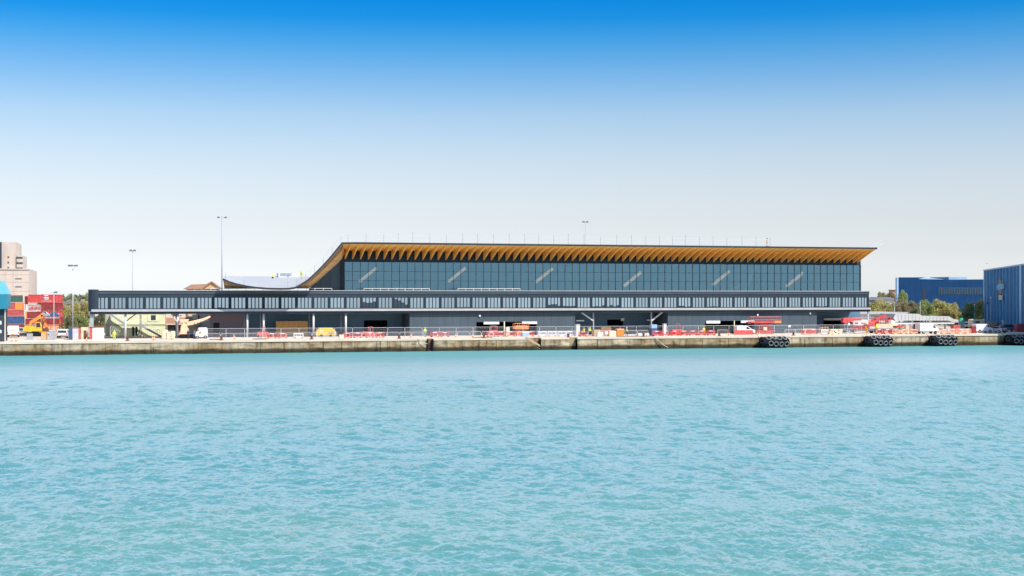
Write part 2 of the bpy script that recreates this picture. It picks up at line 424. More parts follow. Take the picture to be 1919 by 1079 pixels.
    # the strip in the lee of the quay has no fine ripple; beyond it lies a smooth slick, then the open chop
    sep = N('ShaderNodeSeparateXYZ'); Lk(c.outputs['Object'], sep.inputs[0])
    nl = noise((.03, .14, 1), 1.0, 4)
    ma = N('ShaderNodeMath'); ma.operation = 'MULTIPLY_ADD'; ma.inputs[1].default_value = 34.0; Lk(nl.outputs[0], ma.inputs[0]); Lk(sep.outputs['Y'], ma.inputs[2])
    def band(stops):
        mr = N('ShaderNodeMapRange'); mr.inputs[1].default_value = -120; mr.inputs[2].default_value = 20; Lk(ma.outputs[0], mr.inputs[0])
        q = N('ShaderNodeValToRGB'); ee = q.color_ramp.elements
        P_ = [((y_ + 120) / 140, v_) for y_, v_ in stops]
        ee[0].position, ee[0].color = P_[0][0], (P_[0][1],) * 3 + (1,); ee[1].position, ee[1].color = P_[-1][0], (P_[-1][1],) * 3 + (1,)
        for a_, v_ in P_[1:-1]: w_ = ee.new(a_); w_.color = (v_,) * 3 + (1,)
        Lk(mr.outputs[0], q.inputs[0]); return q
    lee = band([(-48, 1.0), (-30, .80), (-10, .35), (15, .10)])
    rip = band([(-95, 1.0), (-72, .55), (-35, .55), (13, .75)])
    for b_, k_ in ((b1, .62), (b2, 1.0), (b5, .8)):
        mm = N('ShaderNodeMath'); mm.operation = 'MULTIPLY'; mm.inputs[1].default_value = k_; Lk(rip.outputs[0], mm.inputs[0]); Lk(mm.outputs[0], b_.inputs['Strength'])
    mf = N('ShaderNodeMath'); mf.operation = 'MULTIPLY'; Lk(fre.outputs[0], mf.inputs[0]); Lk(lee.outputs[0], mf.inputs[1])
    Lk(mf.outputs[0], mixs.inputs[0]); 
    # pale diffuse colour painted in as sky sheen, part of the mirror layer
    shn = N('ShaderNodeBsdfDiffuse'); shn.inputs['Color'].default_value = (*WSH, 1); Lk(up.outputs[0], shn.inputs['Normal'])
    m2 = N('ShaderNodeMixShader'); m2.inputs[0].default_value = WGL; Lk(shn.outputs[0], m2.inputs[1]); Lk(glo.outputs[0], m2.inputs[2])
    Lk(dif.outputs[0], mixs.inputs[1]); Lk(m2.outputs[0], mixs.inputs[2]); Lk(mixs.outputs[0], out.inputs[0])
    me.materials.append(m)
    tag(o, kind='structure')
water()

# ================================================================ QUAY AND GROUND
def quay():
    xs = [U(p, 0) for p in (4, 198, 283, 371, 488, 606, 713)] + [U(750, 0)]
    lad0, lad1 = U(801, 0), U(811, 0)
    st0, st1 = U(984, 0), U(1014, 0)
    rc0, rc1 = U(1067, 0), U(1082, 0)
    mb = MB()
    def seg(a, b, joints=()):
        cuts = [a] + sorted(j for j in joints if a + .5 < j < b - .5) + [b]
        for i, (p, q) in enumerate(zip(cuts[:-1], cuts[1:])):
            g = .05; oy = random.uniform(-.03, .03)
            mb.box(p + (g if i else 0), q - (g if i < len(cuts) - 2 else 0), oy, 3, -3, GZ - .32)
        mb.box(a, b, .12, 2.9, -3, GZ - .33)
        mb.box(a, b, -.10, 3, GZ - .33, GZ - .004, 1)                     # coping
    joints = xs + [U(p, 0) for p in (640, 706, 866, 930, 1120, 1180, 1235, 1316, 1365, 1508, 1560, 1690, 1715, 1805, 1835)]
    joints += [-140 - 14 * i for i in range(12)] + [160 + 14 * i for i in range(16)]
    seg(-420, lad0, joints); seg(lad1, st0, joints); seg(st1, rc0, joints); seg(rc1, 520, joints)
    for a, b in ((lad0, lad1), (st0, st1), (rc0, rc1)):                       # backs of the recesses
        mb.box(a - .2, b + .2, 1.1, 3.02, -3, GZ - .02)
    # steps down the stair recess, descending to the right
    n = 9
    for i in range(n):
        a = st0 + (st1 - st0) * i / n
        mb.box(a, a + (st1 - st0) / n, .12, 1.1, -3, GZ - .12 - i * .25)
    o = mb.build('quay_wall', ['quay', 'apron']); tag(o, kind='structure')
    g = MB()
    g.box(-3000, 3000, 2.95, 6000, 1.0, GZ, 0)
    tag(g.build('ground', ['yard']), kind='structure')
    a = MB(); a.box(-420, 520, -.10, 30, GZ - .2, GZ + .004)
    # apron strip laid over the ground; leave the recess mouths open
    a = MB()
    for p, q in ((-420, lad0), (lad1, st0), (st1, rc0), (rc1, 520)):
        a.quad((p, -.10, GZ + .006), (q, -.10, GZ + .006), (q, 1.1, GZ + .006), (p, 1.1, GZ + .006))
    a.quad((-420, 1.1, GZ + .006), (520, 1.1, GZ + .006), (520, 15, GZ + .006), (-420, 15, GZ + .006))
    tag(a.build('quay_apron', ['apron']), kind='structure')
    # ladder
    t = thing('ladder', 'black iron ladder in the dark slot of the quay wall', 'ladder', ((lad0 + lad1) / 2, .5, 0))
    m = MB(); w = (lad1 - lad0) / 2
    for s in (-1, 1): m.beam((s * w * .62, -.25, -.5), (s * w * .62, -.25, GZ + .05), .1, .1)
    m.build('side_rail', 'rust', t)
    for i in range(9): MB().cyl((-w * .6, -.25, .1 + i * .28), (w * .6, -.25, .1 + i * .28), .05, n=6).build('rung', 'rust', t)
    m = MB()
    for s in (-1, 1): m.box(s * w - .12, s * w + .12, -.75, -.45, -.6, GZ - .05)
    m.build('rubbing_strip', 'rubber', t)
    # hand rail down the steps
    t = thing('handrail', 'rusty handrail slanting down the quay steps', 'handrail', (st0, .3, 0))
    m = MB(); L = st1 - st0
    m.beam((0.2, 0, GZ + .15), (L + .6, 0, .35), .14, .34); m.beam((-.2, -.12, GZ - .1), (L - .1, -.12, .1), .1, .22)
    m.build('rail', 'brick', t)
    MB().beam((L * .6, 0, -.6), (L * .6, 0, 1.0), .14).build('post', 'rust', t)
quay()

def rope(px0, py0, px1, py1, label):
    a, b = pt(px0, py0, -.25), pt(px1, py1, -.6); m = MB(); P = []
    for i in range(9):
        f = i / 8; P.append((a[0] + (b[0] - a[0]) * f, a[1] + (b[1] - a[1]) * f, a[2] + (b[2] - a[2]) * f - .25 * math.sin(math.pi * f)))
    for p, q in zip(P[:-1], P[1:]): m.cyl(p, q, .06, n=6)
    tag(m.build('mooring_rope', 'cream', org=a), label, 'rope')
rope(1228, 632, 1252, 651, 'pale rope slanting down the quay wall into the water')
rope(784, 634, 801, 644, 'short pale rope sagging from the quay edge beside the ladder')

def bollards():
    t = thing('bollard', 'short rusty mooring bollard on the quay edge', 'bollard', group='rusty mooring bollards along the quay edge')
    m = MB(); m.cyl((0, 0, 0), (0, 0, .12), .38, .36, 12); m.cyl((0, 0, .12), (0, 0, .5), .22, .2, 12); m.build('post', 'rust', t)
    m = MB(); m.cyl((0, 0, .5), (0, 0, .62), .24, .34, 12); m.cyl((0, 0, .62), (0, 0, .72), .34, .2, 12); m.build('cap', 'rust', t)
    for px in (239, 415, 584, 748, 907, 1065, 1206, 1348, 1487, 1753):
        place(t, USED, (U(px, 1.6), 1.6, GZ))
bollards()

def fenders():
    t = thing('tyre_fender', '', 'fender', group='tyre covered fenders on the quay wall')
    L, R = 5.2, 1.05
    m = MB()
    N = 22; K = 14; vs = []; fs = []
    prof = [(-L / 2 - .55, .25), (-L / 2 - .3, .7), (-L / 2, R)] + [(-L / 2 + L * i / 8, R) for i in range(1, 8)] + [(L / 2, R), (L / 2 + .3, .7), (L / 2 + .55, .25)]
    for x, r in prof:
        for j in range(K):
            a = 2 * math.pi * j / K; rr = r * (1 + .05 * math.sin(3 * a + x)); vs.append((x, -1.15 + rr * math.cos(a), 1.12 + rr * math.sin(a)))
    for i in range(len(prof) - 1):
        for j in range(K): fs.append((i * K + j, i * K + (j + 1) % K, (i + 1) * K + (j + 1) % K, (i + 1) * K + j))
    fs += [tuple(range(K)), tuple(range((len(prof) - 1) * K, len(prof) * K))[::-1]]
    m.add(vs, fs)
    m.build('core', 'rubber', t, smooth=True)
    for row, ang in ((0, 50), (1, -12), (2, -55)):
        for i in range(4):
            x = -L / 2 + 1.25 + i * 1.15 + (.28 if row == 1 else 0)
            if row == 2: x -= .2
            a = math.radians(ang + random.uniform(-7, 7))
            n = Vector((random.uniform(-.25, .25), -math.cos(a), math.sin(a)))
            c = Vector((x, -1.15 - math.cos(a) * (R + .12), 1.12 + math.sin(a) * (R + .12)))
            MB().torus(c, n, .43, .105, 18, 8).build('tyre', 'tyre' if row < 2 else 'rubber', t, smooth=True)
    for sx in (-1, 1):
        for i in range(3):
            a = math.radians(70 - i * 55)
            MB().torus((sx * (L / 2 + .25), -1.15 - math.cos(a) * .75, 1.12 + math.sin(a) * .75), (sx * .7, -math.cos(a), math.sin(a)), .40, .15, 14, 8).build('tyre', 'rubber', t, smooth=True)
    m = MB()
    for x in (-L / 2 - .2, -.8, 1.4, L / 2 + .2):
        m.cyl((x, -.6, 2.0), (x * .96, .4, GZ + .08), .05, n=6)
    m.build('chain', 'rust', t)
    lab = ['tyre fender below the white van and red lift, first from the middle of the quay',
           'tyre fender below the red boom lift and the worker in yellow',
           'tyre fender below the white box van with red lettering',
           'tyre fender at the far right end under the grey estate car']
    for px, l in zip((1447, 1642, 1763, 1904), lab): place(t, USED, (U(px, -.6), 0, 0), 0, l)
fenders()

# ================================================================ TERMINAL
VF, VH, VR = 16.0, 20.0, 12.0           # lower storey face, hall glass, roof edge
UL, UR = -77.6, 85.0
P = 3.1716
ZP, ZW1, ZW0, ZB1, ZB0, ZS = 11.45, 10.05, 7.98, 7.85, 7.42, 6.95
UG = U(393, 24)
term = thing('cruise_terminal', 'long dark grey terminal with glazed upper hall and sweeping timber lined roof', 'terminal building', (0, 16, GZ))
def T(mb, name, mats, parent=None, **k): return mb.build(name, mats, parent or term, world=True, **k)

def wall_open(mb, u0, u1, v0, v1, z0, z1, ops, m=0):
    """wall slab with rectangular openings (a, b, za, zb)"""
    x = u0
    for a, b, za, zb in sorted(ops):
        if a > x: mb.box(x, a, v0, v1, z0, z1, m)
        if za > z0: mb.box(a, b, v0, v1, z0, za, m)
        if zb < z1: mb.box(a, b, v0, v1, zb, z1, m)
        x = b
    if x < u1: mb.box(x, u1, v0, v1, z0, z1, m)

def lower_block():
    m = MB()                                              # wall behind the panes, gallery back wall, roof deck
    m.box(UL + .8, UR - .1, VF + .45, VF + .6, ZW0 - .1, ZW1 + .1, 1)
    m.box(UL + 1.4, UG, 22.8, 23, ZS, ZP - .1)
    m.box(UG, UR - .02, 69.8, 70, GZ, ZP - .1)
    m.box(UR - .25, UR, 24.2, 69.8, GZ, ZP - .1); m.box(UR - .25, UR, VF + .7, 24.2, ZS + .02, ZP - .1)
    m.box(UG, UG + .25, 24.2, 69.8, GZ, ZP - .1)
    T(m, 'outer_wall', ['clad', 'claddark'])
    m = MB(); m.box(UL + .9, UG, VF + .62, 22.78, ZP - .35, ZP - .2); m.box(UG, UR - .26, VF + .62, 69.7, ZP - .352, ZP - .202)
    T(m, 'deck', 'offwhite')
    m = MB(); m.box(UL + 1.9, UR, VF - .12, VF + .4, 10.78, ZP - .12); T(m, 'fascia', 'clad')
    m = MB(); m.box(UL + 1.9, UR - .02, VF, VF + .4, ZW1, 10.78)
    x = UL + 2
    while x < UR - .2: m.box(x, x + .13, VF - .06, VF, ZW1 + .06, 10.74); x += .34
    T(m, 'louvre_band', 'clad2')
    m = MB(); m.box(UL + 1.92, UR + .06, VF - .3, VF + .3, ZP - .12, ZP); T(m, 'coping', 'band')
    m = MB(); m.box(UL + .6, UR + .05, VF - .75, VF + .42, ZB0, ZB1); T(m, 'walkway_edge', 'band')
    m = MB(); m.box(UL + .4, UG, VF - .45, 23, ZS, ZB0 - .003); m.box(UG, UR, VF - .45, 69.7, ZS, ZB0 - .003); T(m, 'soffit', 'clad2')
    m = MB(); m.box(UL + .9, UR, VF + .05, VF + .4, ZB1, ZW0); T(m, 'sill_band', 'claddark')
    # rounded end of the gallery, a little taller
    pts = []
    r = 1.6
    for i in range(9):
        a = math.radians(180 + 90 * i / 8); pts.append((UL + r + r * math.cos(a), VF - .25 + r + r * math.sin(a)))
    pts += [(UL + 1.9, VF - .25), (UL + 1.9, VF + .1), (UL + .85, VF + .5), (UL + .85, 23), (UL, 23)]
    n = len(pts); m = MB()
    m.add([(x, y, ZW0 - .5) for x, y in pts] + [(x, y, ZP + .12) for x, y in pts], [tuple(range(n))[::-1], tuple(range(n, 2 * n))] + [(i, (i + 1) % n, n + (i + 1) % n, n + i) for i in range(n)])
    # cut: window opening is simply set in front of this curved shell's straight end
    T(m, 'end_wall', 'clad2')
    # piers between windows
    g0 = -76.67
    for i in range(52):
        a = g0 + P * i - (P - 2.615)
        if i == 0: a, b = UL + .86, g0
        else: b = g0 + P * i
        m = MB(); m.box(a + .02, min(b - .02, UR), VF + .02, VF + .44, ZW0, ZW1); T(m, 'pier', 'claddark')
    # windows: four tall panes each
    wglass = MB(); wfr = MB(); x = 0
    for j in range(4):
        wglass.quad((x + .03, 0, .03), (x + .53 - .0, 0, .03), (x + .53 - .0, 0, 2.03), (x + .03, 0, 2.03)); x += .695
    for j in range(3): wfr.box(.53 + .695 * j + .012, .695 * (j + 1) + .018, -.05, .02, 0, 2.07)
    wfr.box(0, 2.615, -.05, .02, -.03, .03); wfr.box(0, 2.615, -.05, .02, 2.03, 2.09)
    wg = wglass.build('window', 'winglass', term); wf = wfr.build('frame', 'claddark', wg)
    wi = lambda px: int((U(px, VF) - g0) / P)
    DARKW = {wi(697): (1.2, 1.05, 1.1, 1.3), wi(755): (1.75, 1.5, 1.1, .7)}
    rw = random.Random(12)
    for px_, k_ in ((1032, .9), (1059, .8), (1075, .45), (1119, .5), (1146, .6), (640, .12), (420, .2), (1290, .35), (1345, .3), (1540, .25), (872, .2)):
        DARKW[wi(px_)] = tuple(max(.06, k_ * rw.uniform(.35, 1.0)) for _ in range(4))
    for i in range(51):
        if i == 0: o = wg
        else:
            o = wg.copy(); scene.collection.objects.link(o); o.parent = term
            c = wf.copy(); scene.collection.objects.link(c); c.parent = o
        o.location = Vector((g0 + P * i, VF + .16, ZW0)) - term.location
        if i in DARKW:  # dark lower panes: reflections of things opposite painted in
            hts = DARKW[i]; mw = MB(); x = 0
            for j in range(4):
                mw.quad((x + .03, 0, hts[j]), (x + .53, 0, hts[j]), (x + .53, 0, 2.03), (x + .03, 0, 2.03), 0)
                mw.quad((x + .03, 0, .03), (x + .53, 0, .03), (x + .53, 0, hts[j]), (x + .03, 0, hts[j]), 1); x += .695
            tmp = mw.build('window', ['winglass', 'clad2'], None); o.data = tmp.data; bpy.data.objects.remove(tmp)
        o.rotation_euler = (math.radians(random.uniform(-.5, .5)), 0, math.radians(random.uniform(-.5, .5)))
lower_block()

def ground_floor():
    u768, u1078, u1252, u1531 = U(768, VF), U(1078, VF), U(1252, VF), U(1531, VF)
    def op(p0, p1, y0, v): return (U(p0, v), U(p1, v), GZ, Z((p0 + p1) / 2, y0, v))
    z0, z1 = GZ, ZS
    o1 = [op(893, 1006, 603, VF)]; o2 = [op(1322, 1414, 601, VF)]
    for a, b, oo in ((u768, u1078, o1), (u1252, u1531, o2)):
        m = MB(); wall_open(m, a, b, VF + .1, VF + .4, z0, z1, oo); w_ = T(m, 'ground_floor_wall', 'clad')
        m = MB(); x = a + .8
        while x < b - .3:
            m.box(x, x + .035, VF + .085, VF + .1, oo[0][3] if oo[0][0] - .1 < x < oo[0][1] + .1 else z0, z1); x += P / 2
        m.build('panel_joint', 'clad2', w_, world=True)
    # set back walls
    for a, b, oo in ((U(459, 24), u768, [op(682, 726, 600, 24)]), (u1078, u1252, [op(1138, 1168, 598.5, 24)]), (u1531, UR, [op(1543, 1612, 600, 24)])):
        m = MB(); wall_open(m, a, b, 24, 24.3, z0, z1, oo); T(m, 'recessed_wall', 'recess')
    for x in (u768, u1078 - .25, u1252, u1531 - .25):
        m = MB(); m.box(x, x + .25, VF + .4, 24, z0, z1); T(m, 'return_wall', 'clad')
    m = MB(); wall_open(m, UG, U(459, 24), 23.95, 24.25, z0, z1, [op(400, 411, 604.5, 24)]); T(m, 'mauve_wall', 'mauve')
    m = MB(); a = op(400, 411, 604.5, 24); m.box(a[0], a[1], 24.1, 24.2, a[2], a[3]); T(m, 'door', 'claddark')
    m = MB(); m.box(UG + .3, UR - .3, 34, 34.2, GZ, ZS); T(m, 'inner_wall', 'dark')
    # shutter boxes / canopies, light grey
    for p0, p1, y0, y1, v in ((906, 935, 603, 607.6, VF), (978, 1006, 602.5, 607, VF), (1323, 1349, 601, 606, VF), (1388, 1413, 600.6, 605, VF),
                              (1079, 1094, 599.5, 602, 19), (1212, 1218, 598.5, 601, 22), (1543, 1577, 596, 600, 23.5)):
        m = MB(); m.box(U(p0, v), U(p1, v), v - .25, v + .12, Z(p0, y1, v), Z(p0, y0, v)); T(m, 'shutter_box', 'white', bevel=.03)
    m = MB(); m.box(U(1163, 24), U(1169, 24), 23.6, 24.0, Z(1166, 601, 24), Z(1166, 596, 24)); T(m, 'flood_lamp', 'white')
    for px, py in ((899, 591.5), (1419.5, 590), (1518, 587)):
        x, y, z = pt(px, py, VF)
        m = MB(); m.box(x - .14, x + .14, VF - .18, VF + .09, z - .2, z + .2); T(m, 'wall_lamp', 'white')
    # columns
    for px in (235, 333, 463.5, 494, 587.5, 648):
        x = U(px, VF + .1); m = MB(); m.cyl((x, VF + .1, GZ), (x, VF + .1, ZS), .2, n=14); T(m, 'column', 'galv', smooth=True)
        m = MB(); m.cyl((x, VF + 6.2, GZ), (x, VF + 6.2, ZS), .16, n=12); T(m, 'column', 'steel', smooth=True)
    m = MB(); m.box(UL + .35, UL + 1.0, VF, VF + .6, GZ, ZS + .5); T(m, 'column', 'steel')
    m = MB(); m.box(UL + .35, UL + .8, VF + 6, VF + 6.4, GZ, ZS); T(m, 'column', 'offwhite')
    for px, q in ((1112, (1090, 586)), (1220.5, (1241, 585.5))):
        x = U(px, VF + .6); m = MB(); m.cyl((x, VF + .6, GZ), (x, VF + .6, ZS), .15, n=12); T(m, 'column', 'steel')
        a = pt(px, 601, VF + .6); b = (U(q[0], VF + .6), VF + .6, ZS)
        T(MB().beam(a, b, .22, .26), 'brace', 'galv')
    a = pt(333, 603.5, VF); T(MB().beam((a[0], VF + .1, a[2]), (U(321, VF), VF + .1, ZS), .16, .2), 'brace', 'galv')
    a = pt(235, 603, VF); T(MB().beam((a[0], VF + .1, a[2]), (U(255, VF), VF + 3, ZS), .14, .16), 'brace', 'steel')
    m = MB(); x = U(1626.5, VF); m.box(x - .1, x + .12, VF - .1, VF + .15, GZ, ZS); T(m, 'column', 'white')
ground_floor()

def terrace_rails():
    for p0, p1 in ((395, 622), (682, 805), (858, 975)):
        a, b = U(p0, VF + .2), U(p1, VF + .2); m = MB()
        m.cyl((a, VF + .2, ZP + .38), (b, VF + .2, ZP + .38), .045, n=6)
        n = int((b - a) / 1.57)
        for i in range(n + 1): x = a + (b - a) * i / n; m.cyl((x, VF + .2, ZP - .02), (x, VF + .2, ZP + .38), .04, n=6)
        T(m, 'guard_rail', 'white')
    m = MB()                                              # low upstands along the gallery edge
    x = UL + 3.5
    while x < U(395, VF): m.box(x, x + .12, VF - .26, VF - .1, ZP, ZP + .12); x += P / 2 + .0
    T(m, 'cleat', 'offwhite')
terrace_rails()

ZG0, ZG1, ZC = 11.3, 17.12, 19.25
UH = -28.9
def hall():
    gp = (84.97 - UH) / 72
    m = MB(); r = random.Random(4)
    zz = [ZG0, ZG0 + (ZG1 - ZG0) * .36, ZG0 + (ZG1 - ZG0) * .68, ZG1]
    for i in range(72):
        for j in range(3):
            x0, x1 = UH + gp * i + .02, UH + gp * (i + 1) - .02
            d = [r.uniform(-.006, .006) for _ in range(4)]
            m.quad((x0, VH + d[0], zz[j] + .01), (x1, VH + d[1], zz[j] + .01), (x1, VH + d[2], zz[j + 1] - .01), (x0, VH + d[3], zz[j + 1] - .01))
    g = T(m, 'glass_wall', 'hallglass')
    m = MB()
    for i in range(73):
        x = UH + gp * i; m.box(x - .028, x + .028, VH - .10, VH + .12, ZG0, ZG1)
    m.build('mullion', 'claddark', g, world=True)
    m = MB()
    for z in zz[1:3]: m.box(UH, 84.97, VH - .04, VH + .06, z - .03, z + .03)
    m.box(UH, 84.97, VH - .12, VH + .1, ZG0 - .2, ZG0 + .12)
    m.build('transom', 'claddark', g, world=True)
    m = MB(); m.box(UH - .95, 85.2, VH - .05, VH + .3, ZG1, 19.9); m.box(UH - .95, UH - .02, VH - .05, VH + .3, ZG0 - .2, ZG1); T(m, 'clerestory_band', 'claddark')
    m = MB(); m.box(84.99, 85.25, VH - .12, VH + .4, ZG0 - .2, ZG1 + .1); T(m, 'corner_post', 'clad2')
    # floor, rear and end walls
    m = MB(); m.box(UH, 84.9, VH + .4, 69.5, ZG0 - .3, ZG0 - .15); T(m, 'hall_floor', 'steel')
    m = MB(); m.box(UH + 14, 85, 69.5, 69.8, ZG0 - .3, 20.2); m.box(84.95, 85.2, VH + .4, 69.5, ZG0 - .3, 20.2); m.add([(UH - .1 + dx, y, z) for dx in (0, .1) for y, z in ((VH + .35, ZG0 - .3), (69.4, ZG0 - .3), (69.4, 12.4), (45, 13.6), (30, 15.8), (VH + .35, 17.2))], [(0, 1, 2, 3, 4, 5), (11, 10, 9, 8, 7, 6)] + [(i, (i + 1) % 6 + 0, (i + 1) % 6 + 6, i + 6) for i in range(6)])
    T(m, 'hall_wall', 'clad')
    # tan beams added inside, shaped and coloured as slanting sun patches
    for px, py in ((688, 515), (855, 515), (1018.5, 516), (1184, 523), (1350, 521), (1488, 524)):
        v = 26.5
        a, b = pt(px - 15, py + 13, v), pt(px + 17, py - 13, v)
        T(MB().beam(a, (b[0], v, b[2]), .5, .55), 'sun_patch_beam', 'sun_patch')
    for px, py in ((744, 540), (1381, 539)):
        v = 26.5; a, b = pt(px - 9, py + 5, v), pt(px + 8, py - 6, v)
        T(MB().beam(a, b, .5, .6), 'sun_patch_beam', 'timber2')  # tan timber colour used here for sun patches
hall()

# front line of the roof, left end to right end, and the line where its lining meets the wall
FR = [(418, 521.5), (430, 527), (445, 531.5), (462, 535), (480, 537.6), (500, 539.2), (522, 539.8), (540, 539.6), (552, 538), (562, 533), (572, 526.8), (578, 522.2),
      (587, 514), (595, 506.2), (604, 497), (613, 487.2), (622, 476.8), (631, 465.6), (636, 459.6), (640.6, 454.2)]
fr = [(U(a, VR), Z(a, b, VR)) for a, b in FR]
fr += [(-30 + .2 + (84.5 + 30 - .2) * i / 60, 20.72) for i in range(1, 61)]
INP = [(418, 541), (579.5, 540), (587, 533.6), (595.5, 526.6), (604, 519), (613, 510.7), (622, 502.8), (631, 494.7), (640.6, 485), (647, 472.5)]
inn = [(U(a, VH), Z(a, b, VH)) for a, b in INP]
def roof():
    n = len(fr); VB = 71.0
    back = []
    for i, (u, z) in enumerate(fr):
        f = max(0, min(1, (u + 53) / 23)); sh = 4.4 + 10.6 * f if u < -29 else 15 * (1 - (u + 29) / 113.5)
        zb = 14.9 + (20.9 - 14.9) * max(0, min(1, (z - 14.0) / 6.7))
        back.append((u + sh, zb))
    rows = [VR, 16, 20.4, 24.6, 27, 32, 40, 50, 60, VB]
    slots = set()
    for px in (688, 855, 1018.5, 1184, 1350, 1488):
        # slot added in the roof to let sun onto the beam behind the glass
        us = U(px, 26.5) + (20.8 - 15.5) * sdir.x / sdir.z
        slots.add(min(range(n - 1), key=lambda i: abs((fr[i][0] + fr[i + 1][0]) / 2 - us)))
    m = MB(); vs = []
    for v in rows:
        f = (v - VR) / (VB - VR)
        for (u, z), (ub, zb) in zip(fr, back):
            e = f if z > 15 else f
            vs.append((u + (ub - u) * f, v, z + (zb - z) * e))
    fs = []
    for j in range(len(rows) - 1):
        for i in range(n - 1):
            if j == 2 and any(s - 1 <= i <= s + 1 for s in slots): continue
            fs.append((j * n + i, j * n + i + 1, (j + 1) * n + i + 1, (j + 1) * n + i))
    m.add(vs, fs)
    o = T(m, 'roof', ['roofg', 'roofedge'])
    s = o.modifiers.new('thick', 'SOLIDIFY'); s.thickness = .28; s.offset = -1; s.material_offset_rim = 1; s.material_offset = 0
    # cross wall inside the hall, cut to the underside of the roof
    vw = 44.0; f = (vw - VR) / (VB - VR)
    line = [(u + (ub - u) * f, z + (zb - z) * f - .45) for (u, z), (ub, zb) in zip(fr, back)]
    line = [p for p in line if UH + .1 < p[0] < UH + 22]
    m = MB(); m.ext([(line[0][0], ZG0 - .2)] + line + [(line[-1][0], ZG0 - .2)], vw, vw + .2); T(m, 'cross_wall', 'clad')
    # dark metal edge along the front
    m = MB()
    for (a, za), (b, zb) in zip(fr[:-1], fr[1:]):
        m.add([(a, VR - .1, za - .32), (b, VR - .1, zb - .32), (b, VR - .1, zb + .04), (a, VR - .1, za + .04),
               (a, VR + .06, za - .32), (b, VR + .06, zb - .32), (b, VR + .06, zb + .04), (a, VR + .06, za + .04)],
              [(0, 1, 2, 3), (4, 7, 6, 5), (3, 2, 6, 7), (0, 4, 5, 1)])
    m.box(fr[-1][0] - .05, fr[-1][0] + .12, VR - .1, VR + 9, 20.36, 20.78)
    m.build('roof_edge', 'roofedge', o, world=True)
    # lining of the sweep
    nf = [p for p in fr if p[0] <= -29.8][:20]
    def inner_at(f):
        # parameter 0..1 along the sweep
        L = [0]
        for p, q in zip(inn[:-1], inn[1:]): L.append(L[-1] + math.hypot(q[0] - p[0], q[1] - p[1]))
        return L
    ii = []
    # match each front point to the inner line by its horizontal place
    xs_f = [a for a, _ in FR]
    for k, (a, b) in enumerate(FR):
        a2 = a + (2.5 if a < 560 else 0) + max(0, (a - 600)) * .14
        for p, q in zip(INP[:-1], INP[1:]):
            if p[0] <= a2 <= q[0]:
                f = (a2 - p[0]) / (q[0] - p[0]); yy = p[1] + (q[1] - p[1]) * f; break
        else: yy = INP[-1][1]
        ii.append((U(a2, VH), max(11.52, Z(a2, yy, VH)) if a < 560 else Z(a2, yy, VH)))
    m = MB(); vs = []; fs = []
    N = len(ii)
    for (u, z) in fr[:N]: vs.append((u, VR + .02, z - .3))
    for (a, za), (b, zb) in zip(fr[:N], ii): vs.append(((a + b) / 2, (VR + VH) / 2, (za - .3 + zb) / 2 + .25))
    for (u, z) in ii: vs.append((u, VH, z))
    for (u, z), (uf, zf) in zip(ii, fr): vs.append((u, VH, max(z, zf - .25)))
    for r_ in range(3):
        for i in range(N - 1): fs.append((r_ * N + i, r_ * N + i + 1, (r_ + 1) * N + i + 1, (r_ + 1) * N + i))
    m.add(vs, fs[:N - 1], 1); m.add([], []); m.f += [f_ for f_ in fs[N - 1:]]; m.m += [0] * (len(fs) - N + 1)
    sf = m.build('sweep_lining', ['timber2', 'ribbed'], o, world=True)
    ss = sf.modifiers.new('thick', 'SOLIDIFY'); ss.thickness = .06; ss.offset = 0
    # wall under the sweep
    m = MB()
    w = [(U(579.5, VH), 11.2)] + [(u, z - .02) for u, z in inn[1:9]] + [(UH - .4, 17.6), (UH - .4, 11.2)]
    m.ext(w, VH + .02, VH + .3)
    sw = T(m, 'sweep_wall', 'clad')
    m = MB()
    for px in (600, 618, 634): m.box(U(px, VH), U(px, VH) + .05, VH - .01, VH + .02, 11.2, Z(px, {600: 523, 618: 507, 634: 493}[px], VH))
    m.build('panel_joint', 'clad2', sw, world=True)
    # lining under the flat part and the rafters
    m = MB()
    m.add([(-30.4, VR + .04, 20.40), (84.45, VR + .04, 20.40), (84.45, VH, 19.35), (-29.4, VH, 19.35), (-30.4, VR + .04, 20.44), (84.45, VR + .04, 20.44), (84.45, VH, 19.45), (-29.4, VH, 19.45)],
          [(0, 1, 2, 3), (4, 7, 6, 5), (0, 4, 5, 1), (1, 5, 6, 2), (2, 6, 7, 3), (3, 7, 4, 0)])
    m.build('eaves_lining', 'timber', o, world=True)
    gp = (84.97 - UH) / 72
    rm = MB()
    rm.add([(-.09, 0, 0), (.09, 0, 0), (.12, 7.9, -2.75), (-.12, 7.9, -2.75), (-.09, 0, .02), (.09, 0, .02), (.12, 7.9, -1.0), (-.12, 7.9, -1.0),
            (-.10, 4.4, -1.50), (.10, 4.4, -1.50)],
           [(0, 8, 9, 1), (8, 3, 2, 9), (4, 5, 6, 7), (0, 4, 7, 8), (8, 7, 3), (1, 9, 6, 5), (9, 2, 6), (0, 1, 5, 4), (3, 7, 6, 2)])
    r0 = rm.build('rafter', 'rafter', term)
    for i in range(73):
        c = r0 if i == 0 else r0.copy()
        if i: scene.collection.objects.link(c); c.parent = term
        c.location = Vector((min(UH + gp * i + (0.1 if i == 0 else 0), 84.3), VR + .08, 20.38)) - term.location
    return back
roof()

